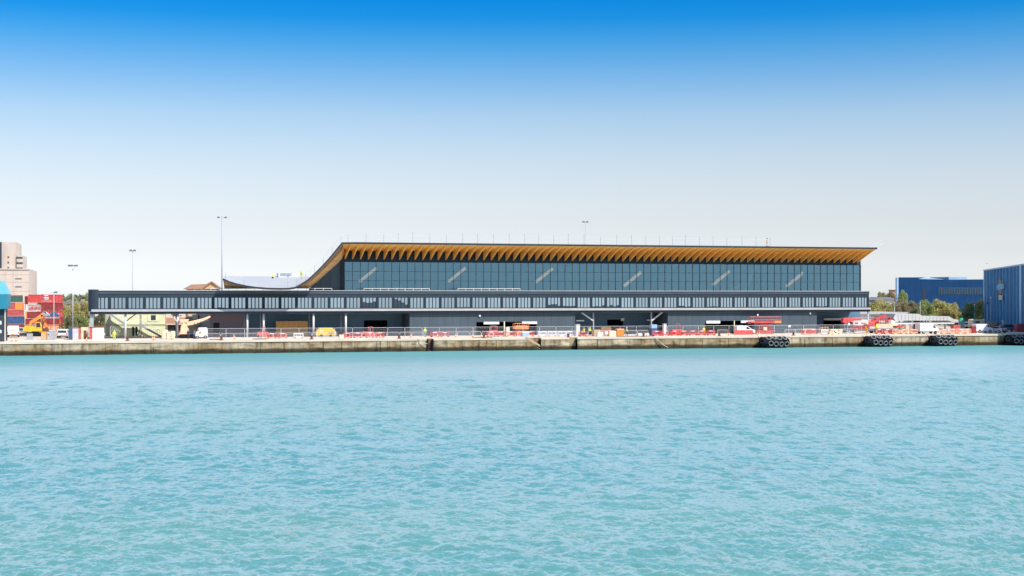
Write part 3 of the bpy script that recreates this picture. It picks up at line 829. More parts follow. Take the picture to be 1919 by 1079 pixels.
def guardrails():
    t = thing('guard_rail', 'temporary scaffold guard rail along the top of the curved roof edge', 'guard rail', (-30, 12.3, 20.75))
    # posts at about every 3 m on the flat, closer on the sweep; rails with gaps
    L = [p for p in fr if p[0] < 63]
    r = random.Random(2)
    x = fr[0][0] + .5; last = None; m = MB(); k = 0; top = []
    def zf(x):
        for (a, za), (b, zb) in zip(fr[:-1], fr[1:]):
            if a <= x <= b: return za + (zb - za) * (x - a) / (b - a)
        return 20.7
    X = []
    while x < -48: X.append(x); x += 3.4
    x = -41
    while x < -30.5: X.append(x); x += 1.7
    x = -29.4
    while x < 60: X.append(x); x += 3.17 + r.uniform(-.35, .35)
    for x in X:
        z = zf(x); h = 1.9 + r.uniform(-.35, .3) if x > -30 else 1.35
        MB().cyl((x, 12.35, z - .1), (x, 12.35, z + h), .042, n=6).build('post', 'steel', t, world=True)
    for a, b in zip(X[:-1], X[1:]):
        if b - a > 5: continue
        rl = MB()
        for h in (.55, 1.1, 1.45):
            if a > -30 and r.random() < .18 and h > .6: continue
            rl.cyl((a, 12.33, zf(a) + h), (b, 12.33, zf(b) + h), .026, n=5)
        rl.build('rail', 'galv', t, world=True)
    t2 = thing('roof_arm', 'thin white davit poles at the right corner of the roof', 'pole', (84.3, 12.2, 20.75))
    m = MB(); m.cyl((83, 12.3, 20.7), (86.2, 12.3, 22.4), .03, n=6); m.cyl((84, 12.6, 20.7), (86.6, 12.6, 21.7), .03, n=6); m.build('pole', 'galv', t2, world=True)
    MB().box(84.3, 84.75, 12.2, 12.6, 20.6, 20.8).build('bracket', 'steel', t2, world=True)
guardrails()

def roof_plant():
    v = 66; a, b = U(522, v), U(560, v); z = 14.4
    t = thing('rooftop_unit', 'white rooftop plant housing behind the low part of the roof', 'plant unit', ((a + b) / 2, v, z))
    MB().box(a, U(545, v), v, v + 4, z, Z(530, 511, v)).build('housing', 'white', t, world=True, bevel=.05)
    MB().box(U(546, v), b, v + 1, v + 4, z, Z(530, 512, v)).build('housing', 'offwhite', t, world=True, bevel=.05)
    m = MB()
    for i in range(5): m.box(a + .3, a + 3.2, v - .05, v, z + .5 + i * .16, z + .58 + i * .16)
    m.build('vent', 'steel', t, world=True)
    MB().box(U(538, v), U(541.5, v), v - .03, v, z, z + .8).build('door', 'steel', t, world=True)
roof_plant()
# ================================================================ VEHICLES
def wheel(t, x, y, r=.34, w=.22):
    s = -1 if y < 0 else 1
    o = MB().cyl((x, y - s * w, r), (x, y, r), r, n=18).build('wheel', 'rubber', t)
    MB().cyl((x, y - s * .02, r), (x, y + s * .015, r), r * .58, r * .5, n=14).build('rim', 'silver', o)
def vehicle(t, prof, w, paint, side_glass, front, rear, wheels, k=.12, zk=1.0, r=.34, trim='rubber', lamps=True):
    """prof: side outline (x, z); front/rear: indices of outline segments that are windscreens"""
    tp = lambda z: 1 - k * max(0, z - zk)
    MB().ext(prof, -w / 2, w / 2, taper=tp).build('body', paint, t, bevel=.05)
    for poly in side_glass:
        m = MB()
        for s in (-1, 1):
            vs = [(x, s * (w / 2 * tp(z) + .012), z) for x, z in poly]
            m.add(vs, [tuple(range(len(vs))) if s < 0 else tuple(range(len(vs)))[::-1]])
        m.build('side_window', 'glassdk', t)
    def seg(i, name):
        (x0, z0), (x1, z1) = prof[i], prof[(i + 1) % len(prof)]
        d = Vector((x1 - x0, 0, z1 - z0)); n = Vector((-d.z, 0, d.x)).normalized()
        c = Vector(((min(p[0] for p in prof) + max(p[0] for p in prof)) / 2, 0, (z0 + z1) / 2))
        if (Vector((x0, 0, z0)) - c).dot(n) < 0: n = -n
        m = MB(); q = []
        for f, sgn in ((.08, -1), (.08, 1), (.92, 1), (.92, -1)):
            p = Vector((x0, 0, z0)) + d * f + n * .014; q.append((p.x, sgn * w / 2 * tp(p.z) * .86, p.z))
        m.quad(*q); m.build(name, 'glassdk', t)
    if front is not None: seg(front, 'windscreen')
    if rear is not None: seg(rear, 'rear_window')
    for x in wheels:
        for y in (-w / 2 - .01, w / 2 + .01): wheel(t, x, y, r)
    x0, x1 = min(p[0] for p in prof), max(p[0] for p in prof)
    MB().box(x0 - .06, x0 + .12, -w / 2 + .04, w / 2 - .04, .32, .52).build('bumper', trim, t, bevel=.03)
    MB().box(x1 - .12, x1 + .06, -w / 2 + .04, w / 2 - .04, .32, .52).build('bumper', trim, t, bevel=.03)
    if lamps:
        for s in (-1, 1):
            MB().box(x0 - .03, x0 + .08, s * (w / 2 - .10) - .08, s * (w / 2 - .10) + .08, .75, 1.05).build('tail_lamp', 'lens', t)
            MB().box(x1 - .16, x1 + .01, s * (w / 2 - .22) - .14, s * (w / 2 - .22) + .14, .62, .80).build('headlight', 'headl', t)
        MB().box(x0 - .075, x0 - .055, -.26, .26, .55, .67).build('number_plate', 'yellow', t)
def door_lines(t, xs, w, z0, z1, k=.12, zk=1.0):
    m = MB()
    for x in xs:
        for s in (-1, 1):
            y = s * (w / 2 + .006); m.box(x - .012, x + .012, min(y, y - s * .01), max(y, y - s * .01), z0, min(z1, zk))
    m.build('door_gap', 'grey', t)

VAN = [(-2.5, .38), (-2.5, 1.5), (-2.42, 2.1), (-2.2, 2.2), (.75, 2.2), (1.1, 2.1), (1.85, 1.35), (2.4, 1.12), (2.52, .85), (2.5, .38)]
SMALLVAN = [(-2.0, .36), (-2.02, 1.1), (-1.9, 1.7), (-1.7, 1.82), (.1, 1.84), (.5, 1.72), (1.35, 1.14), (2.0, .98), (2.12, .7), (2.1, .36)]
SUV = [(-2.2, .38), (-2.26, 1.0), (-2.0, 1.55), (-1.75, 1.68), (.15, 1.70), (.45, 1.62), (1.15, 1.12), (2.1, 1.0), (2.25, .75), (2.22, .38)]
CAR = [(-2.1, .3), (-2.15, .85), (-1.7, 1.05), (-1.1, 1.42), (.2, 1.44), (1.05, .98), (1.95, .84), (2.1, .6), (2.1, .3)]

def vehicles():
    # far left: white van seen from behind, silver car beside it, white SUV
    x, y, z = gnd(23.5, 632); t = thing('parked_van', 'white van seen from behind beside the teal shed', 'van', (x, y + 2.5, GZ), math.radians(92))
    vehicle(t, VAN, 2.15, 'white', [[(.95, 1.5), (.95, 2.0), (1.05, 1.98), (1.6, 1.45)]], 5, None, (-1.6, 1.6), k=.06, r=.35)
    m = MB(); m.box(-2.53, -2.49, -.95, .95, 1.32, 1.35); m.box(-2.53, -2.5, -.012, .012, .5, 2.0); m.build('door_gap', 'grey', t)
    x, y, z = gnd(40.5, 629); t = thing('parked_car', 'silver hatchback seen from behind to the right of the white van', 'car', (x, y + 2, GZ), math.radians(88))
    vehicle(t, SUV, 1.8, 'silver', [[(-1.6, 1.1), (-1.4, 1.55), (.1, 1.58), (.8, 1.12)]], 5, 1, (-1.4, 1.4), k=.2)
    x, y, z = gnd(118.5, 634); t = thing('parked_suv', 'white off-road car with dark rear window standing by the navy crate', 'car', (x, y + 2.4, GZ), math.radians(84))
    vehicle(t, SUV, 1.95, 'white', [[(-1.6, 1.1), (-1.4, 1.55), (.1, 1.58), (.8, 1.12)]], 5, 1, (-1.4, 1.4), k=.2)
    # white tail-lift van under the gallery
    y = 12.2; x = U(377.5, y); t = thing('parked_van', 'white van with an orange square on its side under the gallery', 'van', (x, y + 1, GZ), math.radians(180))
    vehicle(t, [(p[0] * .45, p[1] * .93) for p in VAN], 1.9, 'white', [[(.5, 1.4), (.5, 1.85), (.75, 1.4)]], 5, None, (-.72, .72), k=.05, r=.3)
    m = MB(); m.box(.0, .45, -.98, -.955, .95, 1.35); m.box(.0, .45, .955, .98, .95, 1.35); m.build('panel_mark', 'orange', t)
    # small white van in the middle right
    x, y, z = gnd(1398.5, 627); t = thing('small_van', 'small white van facing right behind the red banner barrier', 'van', (x, y + 1, GZ), 0)
    vehicle(t, SMALLVAN, 1.8, 'white', [[(.1, 1.15), (.1, 1.68), (.45, 1.62), (1.05, 1.15)]], 5, None, (-1.3, 1.35), k=.12)
    door_lines(t, (-.7, .05, .95), 1.8, .5, 1.6)
    # box van
    x, y, z = gnd(1743, 625.5); s = .92
    t = thing('box_van', 'white box van with a faint red mark on its side, facing right', 'van', (x, y + 1.2, GZ))
    cab = [(.75, .45), (.75, 2.05), (1.15, 2.05), (1.75, 1.3), (2.15, 1.15), (2.25, .8), (2.2, .45)]
    vehicle(t, cab, 1.95, 'white', [[(.95, 1.25), (.95, 1.85), (1.2, 1.85), (1.6, 1.25)]], 2, None, (1.45,), k=.06, r=.33, lamps=False)
    for yy in (-.98, .98): wheel(t, -1.35, yy, .33)
    MB().box(-2.25, .72, -1.02, 1.02, .55, 2.25).build('cargo_box', 'white', t, bevel=.03)
    MB().box(-2.2, 1.6, -.5, .5, .35, .56).build('chassis', 'grey', t)
    m = MB(); rr = random.Random(8)
    pts = [(-1.75 + i * .16, 1.62 + .16 * math.sin(i * 1.35) + (.12 if i < 4 else 0)) for i in range(10)]
    for p, q in zip(pts[:-1], pts[1:]): m.beam((p[0], -1.03, p[1]), (q[0], -1.03, q[1]), .02, .07)
    m.box(-1.7, -.3, -1.036, -1.024, 1.32, 1.36); m.build('lettering', 'red', t)
    # right edge of the photograph
    x, y, z = gnd(1846, 623.5)
    t = thing('pickup_van', 'white van with black wheel arches near the right end, facing right', 'van', (x, y + 1, GZ))
    vehicle(t, [(p[0] * .84, p[1] * .86) for p in VAN], 1.8, 'white', [[(.75, 1.25), (.75, 1.72), (.98, 1.7), (1.4, 1.22)]], 5, None, (-1.2, 1.35), k=.1, r=.36)
    x, y, z = gnd(1839, 617.5)
    t = thing('camper_van', 'cream camper van parked behind the white van', 'van', (x, y + 1, GZ))
    vehicle(t, [(p[0] * .95, p[1] * 1.12) for p in VAN], 2.0, 'cream', [[(.95, 1.6), (.95, 2.2), (1.1, 2.2), (1.5, 1.6)], [(-1.6, 1.6), (-1.6, 2.0), (-.4, 2.0), (-.4, 1.6)]], 5, None, (-1.5, 1.5), k=.05)
    x, y, z = gnd(1895, 621.5)
    t = thing('estate_car', 'dark grey off-road car parked above the last tyre fender', 'car', (x, y + 1, GZ))
    vehicle(t, SUV, 1.85, 'grey', [[(-1.75, 1.1), (-1.5, 1.55), (.1, 1.58), (.85, 1.12)]], 5, 1, (-1.4, 1.4), k=.2)
    x, y, z = gnd(1872.5, 623.5)
    t = thing('parked_car', 'pale silver car in front of the red one near the right end', 'car', (x, y + .6, GZ), math.radians(100), )
    vehicle(t, CAR, 1.7, 'silver', [[(-1.45, .98), (-1.05, 1.35), (.15, 1.37), (.75, .98)]], 4, 2, (-1.3, 1.3), k=.3, zk=.8)
    x, y, z = gnd(1874, 616)
    t = thing('parked_car', 'small red car parked behind the pale silver one', 'car', (x, y + .6, GZ), math.radians(15))
    vehicle(t, CAR, 1.7, 'red', [[(-1.45, .98), (-1.05, 1.35), (.15, 1.37), (.75, .98)]], 4, 2, (-1.3, 1.3), k=.3, zk=.8)
    x, y, z = gnd(1827, 616)
    t = thing('parked_car', 'grey car partly behind the cream camper van', 'car', (x, y + .6, GZ), math.radians(8))
    vehicle(t, SUV, 1.8, 'silver', [[(-1.75, 1.1), (-1.5, 1.55), (.1, 1.58), (.85, 1.12)]], 5, 1, (-1.4, 1.4), k=.2)
    x, y, z = gnd(1914, 622)
    t = thing('brick_pallet', 'stack of reddish boxes at the right edge above the fender', 'crates', (x, y, GZ))
    for i in range(2):
        for j in range(3): MB().box(-1 + i * 1.05, i * 1.05, 0, 1.2, j * .62, j * .62 + .58).build('crate', 'pinkred', t, bevel=.03)
vehicles()

def excavator():
    x, y, z = gnd(66, 630); t = thing('excavator', 'orange excavator with raised bent boom in front of the red containers', 'excavator', (x, y, GZ))
    for yy in (-1.3, .7):
        m = MB(); m.ext([(-1.9, .35), (-1.6, .0), (1.6, 0), (1.9, .35), (1.6, .8), (-1.6, .8)], yy, yy + .6); m.build('track', 'rubber', t)
    MB().cyl((0, 0, .8), (0, 0, 1.0), .7, n=16).build('turntable', 'grey', t)
    m = MB(); m.ext([(-2.2, 1.0), (1.3, 1.0), (1.3, 1.5), (.5, 1.9), (-1.9, 2.0), (-2.3, 1.6)], -1.25, 1.25); m.build('housing', 'yellow', t, bevel=.06)
    c = MB().ext([(.1, 1.5), (1.25, 1.5), (1.3, 2.1), (1.0, 2.8), (.1, 2.85)], -1.28, -.35).build('cab', 'yellow', t, bevel=.05)
    m = MB(); m.quad((.25, -1.295, 1.8), (1.1, -1.295, 1.8), (.95, -1.295, 2.7), (.25, -1.295, 2.7)); m.build('window', 'glassdk', c)
    def arm(name, pts, w, mt):
        m = MB()
        for (a, c_), (b, d) in zip(pts[:-1], pts[1:]): m.beam((a, .1, c_), (b, .1, d), .42, w)
        return m.build(name, mt, t, bevel=.03)
    arm('boom', [(-1.1, 1.5), (-.9, 2.7), (.2, 3.4), (1.35, 4.3)], .62, 'orange')
    arm('dipper_arm', [(1.2, 4.3), (1.75, 3.1), (2.1, 1.7)], .45, 'orange')
    m = MB(); m.ext([(1.9, 1.8), (2.4, 1.8), (2.5, 1.0), (1.9, .55), (1.3, .8), (1.75, 1.3)], -.45, .65); m.build('bucket', 'rust', t)
    MB().cyl((-.6, .1, 1.9), (.5, .1, 3.4), .09, n=8).build('hydraulic_ram', 'steel', t)
    # peach machine with long arm under the gallery
    x, y, z = gnd(350, 631); x = U(354, 15.2); t = thing('conveyor_machine', 'peach coloured loading machine with a long arm rising to the right under the gallery', 'loader', (x, 15.2, GZ))
    for yy in (-1.1, .6):
        m = MB(); m.ext([(-1.9, .35), (-1.6, 0), (1.1, 0), (1.4, .35), (1.1, .75), (-1.6, .75)], yy, yy + .5); m.build('track', 'rubber', t)
    m = MB(); m.ext([(-1.7, .75), (-.1, .75), (.0, 1.6), (-.6, 2.7), (-1.0, 3.0), (-1.5, 2.3)], -.9, .9); m.build('housing', 'peach', t, bevel=.08)
    m = MB(); m.ext([(-1.1, 2.3), (-.9, 2.9), (.2, 3.2), (2.6, 3.75), (3.9, 4.25), (4.0, 3.95), (2.7, 3.25), (.9, 2.55)], -.35, .35); m.build('arm', 'peach', t, bevel=.05)
    m = MB()
    for i in range(5): m.cyl((1.0 + .6 * i, -.4, 2.75 + .17 * i), (1.0 + .6 * i, .4, 2.75 + .17 * i), .13, n=8)
    m.build('roller', 'grey', t)
    m = MB(); m.ext([(-1.6, 3.0), (-.3, 3.0), (-.0, 3.6), (-1.8, 3.6)][:], -.8, .8); m.build('hopper', 'peach', t)
excavator()

def lifts():
    # small folded scissor lifts in front of the long wall
    def base(t, L, mt):
        MB().box(-L / 2, L / 2, -.6, .6, .25, .75).build('chassis', mt, t, bevel=.04)
        for sx in (-1, 1):
            for sy in (-1, 1): MB().cyl((sx * (L / 2 - .35), sy * .6, .28), (sx * (L / 2 - .35), sy * .78, .28), .28, n=14).build('wheel', 'rubber', t)
    def deck(t, L, z, h, mt, x0=0, orange=False):
        MB().box(x0 - L / 2, x0 + L / 2, -.7, .7, z, z + .16).build('deck', mt, t)
        m = MB(); n = max(3, int(L / 1.1))
        for sy in (-.68, .68):
            for i in range(n + 1):
                x = x0 - L / 2 + L * i / n; m.cyl((x, sy, z + .1), (x, sy, z + h), .045, n=6)
            for k in (.5, 1): m.cyl((x0 - L / 2, sy, z + h * k), (x0 + L / 2, sy, z + h * k), .045, n=6)
            m.box(x0 - L / 2, x0 + L / 2, sy - .02, sy + .02, z + .16, z + .34)
        for x in (x0 - L / 2, x0 + L / 2):
            for k in (.5, 1): m.cyl((x, -.68, z + h * k), (x, .68, z + h * k), .045, n=6)
        m.build('guard_rail', mt, t)
        if orange: MB().box(x0 + L / 2 - 1.5, x0 + L / 2 + .02, -.74, -.7, z, z + .45).build('control_box', 'orange', t)
    def arms(t, L, z0, z1, lv, mt):
        m = MB()
        for i in range(lv):
            a = z0 + (z1 - z0) * i / lv; b = z0 + (z1 - z0) * (i + 1) / lv
            for sy in (-.5, .5):
                m.beam((-L / 2, sy, a), (L / 2, sy, b), .1, .14); m.beam((-L / 2, sy * .9, b), (L / 2, sy * .9, a), .1, .14)
        m.build('scissor_arm', mt, t)
    x, y, z = gnd(1433, 626.5); y = 13.0; x = U(1433, y)
    t = thing('scissor_lift', 'large red scissor lift with railed deck raised behind the small white van', 'scissor lift', (x, y, GZ))
    base(t, 4.4, 'red'); arms(t, 3.6, .75, 2.35, 3, 'darkred'); deck(t, 6.9, 2.35, 1.25, 'red', -.0, True)
    m = MB(); m.box(-4.0, -3.4, -.6, .6, 2.2, 2.55); m.build('deck_extension', 'darkred', t)
    MB().box(-.6, .2, -.75, -.62, .8, 1.5).build('motor_cover', 'peach', t)
    y = 14.2; x = U(976, y)
    t = thing('scissor_lift', 'red scissor lift with orange railings in front of the dark opening', 'scissor lift', (x, y, GZ))
    base(t, 2.7, 'orange'); arms(t, 2.2, .75, 1.35, 2, 'darkred'); deck(t, 2.9, 1.35, 1.15, 'orange')
    MB().box(-1.2, 1.2, -.66, -.62, 1.6, 2.1).build('panel', 'orange', t)
    y = 14.0; x = U(925, y)
    t = thing('boom_lift', 'dark red compact lift left of the green post', 'lift', (x, y, GZ))
    base(t, 1.9, 'red'); MB().box(-.7, .7, -.55, .55, .75, 1.2).build('housing', 'red', t, bevel=.05)
    m = MB()
    for sx in (-.6, .6):
        for sy in (-.5, .5): m.cyl((sx, sy, 1.2), (sx, sy, 2.0), .05, n=6)
    for sy in (-.5, .5): m.cyl((-.6, sy, 2.0), (.6, sy, 2.0), .05, n=6)
    m.build('guard_rail', 'pinkred', t)
    y = 10.8; x = U(1268, y)
    t = thing('boom_lift', 'red wheeled lift with a round topped cage behind the run of red barriers', 'lift', (x, y, GZ))
    base(t, 2.5, 'red'); MB().box(-1.1, 1.1, -.5, .5, .75, 1.15).build('housing', 'red', t, bevel=.08)
    m = MB()
    for sx in (-.1, .75): m.cyl((sx, 0, 1.1), (sx, 0, 2.1), .05, n=6)
    m.cyl((-.1, 0, 2.1), (.15, 0, 2.35), .05, n=6); m.cyl((.15, 0, 2.35), (.5, 0, 2.35), .05, n=6); m.cyl((.5, 0, 2.35), (.75, 0, 2.1), .05, n=6)
    m.build('guard_rail', 'pinkred', t)
    y = 14.5; x = U(694, y)
    t = thing('boom_lift', 'red frame lift parked before the open doorway under the gallery', 'lift', (x, y, GZ))
    base(t, 3.4, 'red'); MB().box(-1.7, .6, -.55, .55, .75, 1.05).build('housing', 'red', t, bevel=.05)
    m = MB()
    for sx in (-.4, .5): m.cyl((sx, 0, 1.0), (sx, 0, 1.95), .05, n=6)
    m.cyl((-.4, 0, 1.95), (.5, 0, 1.95), .05, n=6); m.build('guard_rail', 'pinkred', t)
    y = 14.5; x = U(493, y)
    t = thing('boom_lift', 'small red lift standing behind the pair of white columns', 'lift', (x, y, GZ))
    base(t, 2.3, 'red'); MB().box(-1.1, .9, -.55, .55, .75, 1.15).build('housing', 'red', t, bevel=.05)
    m = MB()
    for sx in (-.2, .45): m.cyl((sx, 0, 1.1), (sx, 0, 2.05), .06, n=6)
    m.cyl((-.2, 0, 2.05), (.45, 0, 2.05), .08, n=6); m.build('guard_rail', 'pinkred', t)
    # the big red and white boom lift
    y = 13.0; s = scl(1620, y)
    x = U(1618, y); t = thing('boom_lift', 'large red and white truck mounted boom lift right of the terminal corner', 'boom lift', (x, y, GZ))
    X = lambda p: (p - 1618) / s; Zz = lambda q: (HY - q) / s + H - GZ
    MB().box(X(1574), X(1688), -1.0, 1.0, .55, .95).build('chassis', 'grey', t, bevel=.05)
    for p in (1583, 1594, 1640, 1652, 1680):
        for sy in (-1.05, 1.05):
            o = MB().cyl((X(p), sy - .15, .48), (X(p), sy + .15, .48), .48, n=16).build('wheel', 'rubber', t)
            MB().cyl((X(p), sy - .17, .48), (X(p), sy + .17, .48), .24, n=12).build('rim', 'silver', o)
    m = MB(); m.box(X(1588), X(1626), -1.0, 1.0, .95, Zz(609.5)); m.build('body', 'darkred', t, bevel=.04)
    m = MB()
    for q in (610.5, 613, 615.4): m.box(X(1591), X(1624), -1.04, -1.0, Zz(q), Zz(q - .9))
    m.build('side_slat', 'pinkred', t)
    m = MB(); m.box(X(1592), X(1623), -1.05, 1.05, Zz(607.5), Zz(602.5)); m.build('locker', 'offwhite', t, bevel=.03)
    m = MB(); m.box(X(1595), X(1602), -1.08, -1.05, Zz(606.8), Zz(603.4)); m.box(X(1608), X(1619), -1.08, -1.05, Zz(606.2), Zz(604.2)); m.build('marking', 'red', t)
    m = MB(); m.ext([(X(1573), Zz(603)), (X(1574), Zz(597)), (X(1577), Zz(595)), (X(1611), Zz(596.2)), (X(1613), Zz(599.8)), (X(1592), Zz(600.6)), (X(1588), Zz(604)), (X(1577), Zz(606))], -.5, .5)
    m.build('counterweight', 'red', t, bevel=.06)
    m = MB(); m.ext([(X(1573), Zz(618)), (X(1573), Zz(607)), (X(1578), Zz(606)), (X(1588), Zz(607)), (X(1588), Zz(618))], -1, 1); c = m.build('cab', 'grey', t, bevel=.06)
    m = MB(); m.quad((X(1575), -1.02, Zz(613)), (X(1586), -1.02, Zz(613)), (X(1586), -1.02, Zz(608)), (X(1576), -1.02, Zz(608))); m.build('window', 'glassdk', c)
    MB().cyl((X(1583), -1.06, Zz(607)), (X(1583), -.9, Zz(607)), .28, n=12).build('lamp', 'white', t)
    for a, b, w, mt in (((1576, 602.5), (1632, 601), .16, 'white'), ((1594, 595.6), (1640, 594.3), .10, 'steel'), ((1626, 606), (1664, 590.5), .52, 'red'),
                        ((1620, 612), (1650, 603), .5, 'red'), ((1628, 600.5), (1668, 593.5), .12, 'pinkred')):
        MB().beam((X(a[0]), -.1, Zz(a[1])), (X(b[0]), -.1, Zz(b[1])), .4, w).build('boom', mt, t)
    m = MB(); m.box(X(1622), X(1640), -.8, .8, Zz(611.5), Zz(603)); m.build('turret', 'red', t, bevel=.08)
    m = MB(); m.box(X(1640), X(1684), -.95, .95, Zz(611), Zz(606.8)); m.build('platform', 'peach', t, bevel=.04)
    m = MB()
    for p in range(1640, 1672, 5):
        m.beam((X(p), -.9, Zz(607)), (X(p), -.9, Zz(597.5 - (p - 1640) * .12)), .1, .18)
    m.beam((X(1640), -.9, Zz(600.5)), (X(1672), -.9, Zz(599.5)), .08, .16); m.beam((X(1640), -.9, Zz(597.6)), (X(1672), -.9, Zz(593.8)), .08, .16)
    m.beam((X(1640), .9, Zz(597.6)), (X(1672), .9, Zz(593.8)), .08, .16)
    m.build('basket', 'pinkred', t)
    m = MB(); m.ext([(X(1664), Zz(610)), (X(1666), Zz(600)), (X(1672), Zz(598.5)), (X(1681), Zz(601.5)), (X(1683), Zz(607)), (X(1681), Zz(610))], -.6, .6); m.build('control_pod', 'white', t, bevel=.08)
    m = MB(); m.ext([(X(1670), Zz(600)), (X(1672), Zz(594)), (X(1678), Zz(595)), (X(1683), Zz(601.5)), (X(1678), Zz(602))], -.5, .5); m.build('motor_cover', 'rust', t)
    MB().box(X(1684), X(1697), -.8, .8, Zz(614.5), Zz(609.5)).build('outrigger_box', 'red', t, bevel=.04)
    MB().ball((X(1641), -1.1, Zz(612.5)), .4, n=12).build('warning_panel', 'hivis', t)
lifts()

# ================================================================ PEOPLE
def skin_mesh(name, verts, edges, radii, mt, parent, sub=1):
    me = bpy.data.meshes.new(name); me.from_pydata(verts, edges, []); me.update()
    o = bpy.data.objects.new(name, me); scene.collection.objects.link(o)
    sk = o.modifiers.new('skin', 'SKIN'); 
    if not me.skin_vertices: 
        bpy.context.view_layer.objects.active = o
    ss = o.modifiers.new('sub', 'SUBSURF'); ss.levels = sub; ss.render_levels = sub
    lay = me.skin_vertices[0].data
    for i, r_ in enumerate(radii): lay[i].radius = (r_ if isinstance(r_, tuple) else (r_, r_)); lay[i].use_root = (i == 0)
    dg = bpy.context.evaluated_depsgraph_get(); dg.update()
    new = bpy.data.meshes.new_from_object(o.evaluated_get(dg)); new.name = name
    o.modifiers.clear(); o.data = new; bpy.data.meshes.remove(me)
    new.materials.clear(); new.materials.append(M[mt])
    new.polygons.foreach_set('use_smooth', [True] * len(new.polygons))
    o.parent = parent
    return o

def person(label, loc, rz=0, vest='hivis', hat='white', legs='cloth', lean=0.0, arm_l=10, arm_r=-10, fore_l=20, fore_r=20, stride=.14, sleeve=True, base='person', bend_knee=0):
    """standing figure, 1.75 m, facing -y; arm angles in degrees away from the body / forward bend of the forearm"""
    t = thing('person', label, 'person', loc, rz)
    V = Vector
    def lean_pt(p):
        a = lean; z = p[2] - .92
        return (p[0], p[1] * math.cos(a) - z * math.sin(a), .92 + z * math.cos(a) + p[1] * math.sin(a)) if p[2] > .92 else p
    vs = [(0, 0, .95), (0, 0, 1.12), (0, 0, 1.30), (0, .01, 1.42), (0, .0, 1.50), (0, -.01, 1.57), (0, -.015, 1.66), (0, -.01, 1.74)]
    rd = [(.155, .11), (.135, .10), (.165, .115), (.13, .085), .055, (.07, .08), (.082, .098), (.05, .06)]
    ed = [(i, i + 1) for i in range(7)]
    # nose and ears
    n0 = len(vs); vs += [(0, -.115, 1.635)]; rd += [.014]; ed += [(6, n0)]
    J = {}
    for s, aa, fa in ((-1, arm_l, fore_l), (1, arm_r, fore_r)):
        sh = V((s * .19, .01, 1.41)); a = math.radians(abs(aa)); f = math.radians(fa)
        el = sh + V((s * math.sin(a) * .29, -.03, -math.cos(a) * .29))
        wr = el + V((s * math.sin(a) * .18, -math.sin(f) * .25, -math.cos(f) * .24))
        pm = wr + (wr - el).normalized() * .07
        i0 = len(vs); vs += [tuple(sh), tuple(el), tuple(wr), tuple(pm)]; rd += [(.062, .062), .044, .03, (.038, .022)]
        ed += [(3, i0), (i0, i0 + 1), (i0 + 1, i0 + 2), (i0 + 2, i0 + 3)]
        d = (wr - el).normalized(); side = V((1, 0, 0)) if abs(d.x) < .8 else V((0, 1, 0))
        across = d.cross(V((s, 0, 0)))
        across = across.normalized() if across.length > .1 else V((0, 1, 0))
        for q, ln in ((-1.5, .055), (-.5, .072), (.5, .078), (1.5, .066)):
            k = len(vs); a0 = pm + across * (q * .019) + d * .012
            vs += [tuple(a0), tuple(a0 + d * ln * .6 + V((0, 0, 0))), tuple(a0 + d * ln + V((-s * .02, 0, 0)))]; rd += [.010, .009, .007]
            ed += [(i0 + 3, k), (k, k + 1), (k + 1, k + 2)]
        k = len(vs); a0 = wr + across * .035 + d * .03
        vs += [tuple(a0), tuple(a0 + d * .05 + across * .02)]; rd += [.011, .009]; ed += [(i0 + 2, k), (k, k + 1)]
        J[s] = (sh, el, wr)
    L = {}
    for s in (-1, 1):
        fy = s * stride
        hip = V((s * .095, 0, .90)); kn = V((s * .105, -.03 - fy * .5 - bend_knee, .49)); an = V((s * .11, .03 - fy, .09)); toe = V((s * .125, -.15 - fy, .045))
        i0 = len(vs); vs += [tuple(hip), tuple(kn), tuple(an), tuple(toe)]; rd += [.088, .058, .042, (.045, .035)]
        ed += [(0, i0), (i0, i0 + 1), (i0 + 1, i0 + 2), (i0 + 2, i0 + 3)]; L[s] = (hip, kn, an, toe)
    skin_mesh('body', [lean_pt(v) for v in vs], ed, rd, 'skin', t)
    # jacket and trousers: their own skins a little outside the body
    jv = [(0, 0, .90), (0, 0, 1.12), (0, 0, 1.30), (0, .01, 1.43), (0, .0, 1.485)]; jr = [(.18, .135), (.16, .125), (.185, .14), (.15, .105), .07]
    je = [(0, 1), (1, 2), (2, 3), (3, 4)]
    for s in (-1, 1):
        sh, el, wr = J[s]; i0 = len(jv); jv += [tuple(sh), tuple(el), tuple(el.lerp(wr, .85 if sleeve else .1))]; jr += [.08, .06, .048]; je += [(3, i0), (i0, i0 + 1), (i0 + 1, i0 + 2)]
    skin_mesh('jacket', [lean_pt(v) for v in jv], je, jr, vest, t)
    tv = [(0, 0, .94)]; tr = [(.165, .125)]; te = []
    for s in (-1, 1):
        hip, kn, an, toe = L[s]; i0 = len(tv); tv += [tuple(hip), tuple(kn), tuple(kn.lerp(an, .9))]; tr += [.102, .075, .062]; te += [(0, i0), (i0, i0 + 1), (i0 + 1, i0 + 2)]
    skin_mesh('trousers', tv, te, tr, legs, t)
    m = MB()
    for s in (-1, 1):
        hip, kn, an, toe = L[s]; m.box(an.x - .05, an.x + .05, toe.y - .04, an.y + .07, .0, .09)
    m.build('boots', 'rubber', t, bevel=.02)
    c = lean_pt((0, -.005, 1.69))
    hm = MB(); hm.ball(c, .125, (1, 1.12, .85), 12, 8); hm.cyl((c[0], c[1] - .02, c[2] - .03), (c[0], c[1] - .02, c[2] - .015), .15, n=14)
    hm.build('helmet' if hat != 'hair' else 'hair', {'hair': 'trunk'}.get(hat, hat), t, smooth=False)
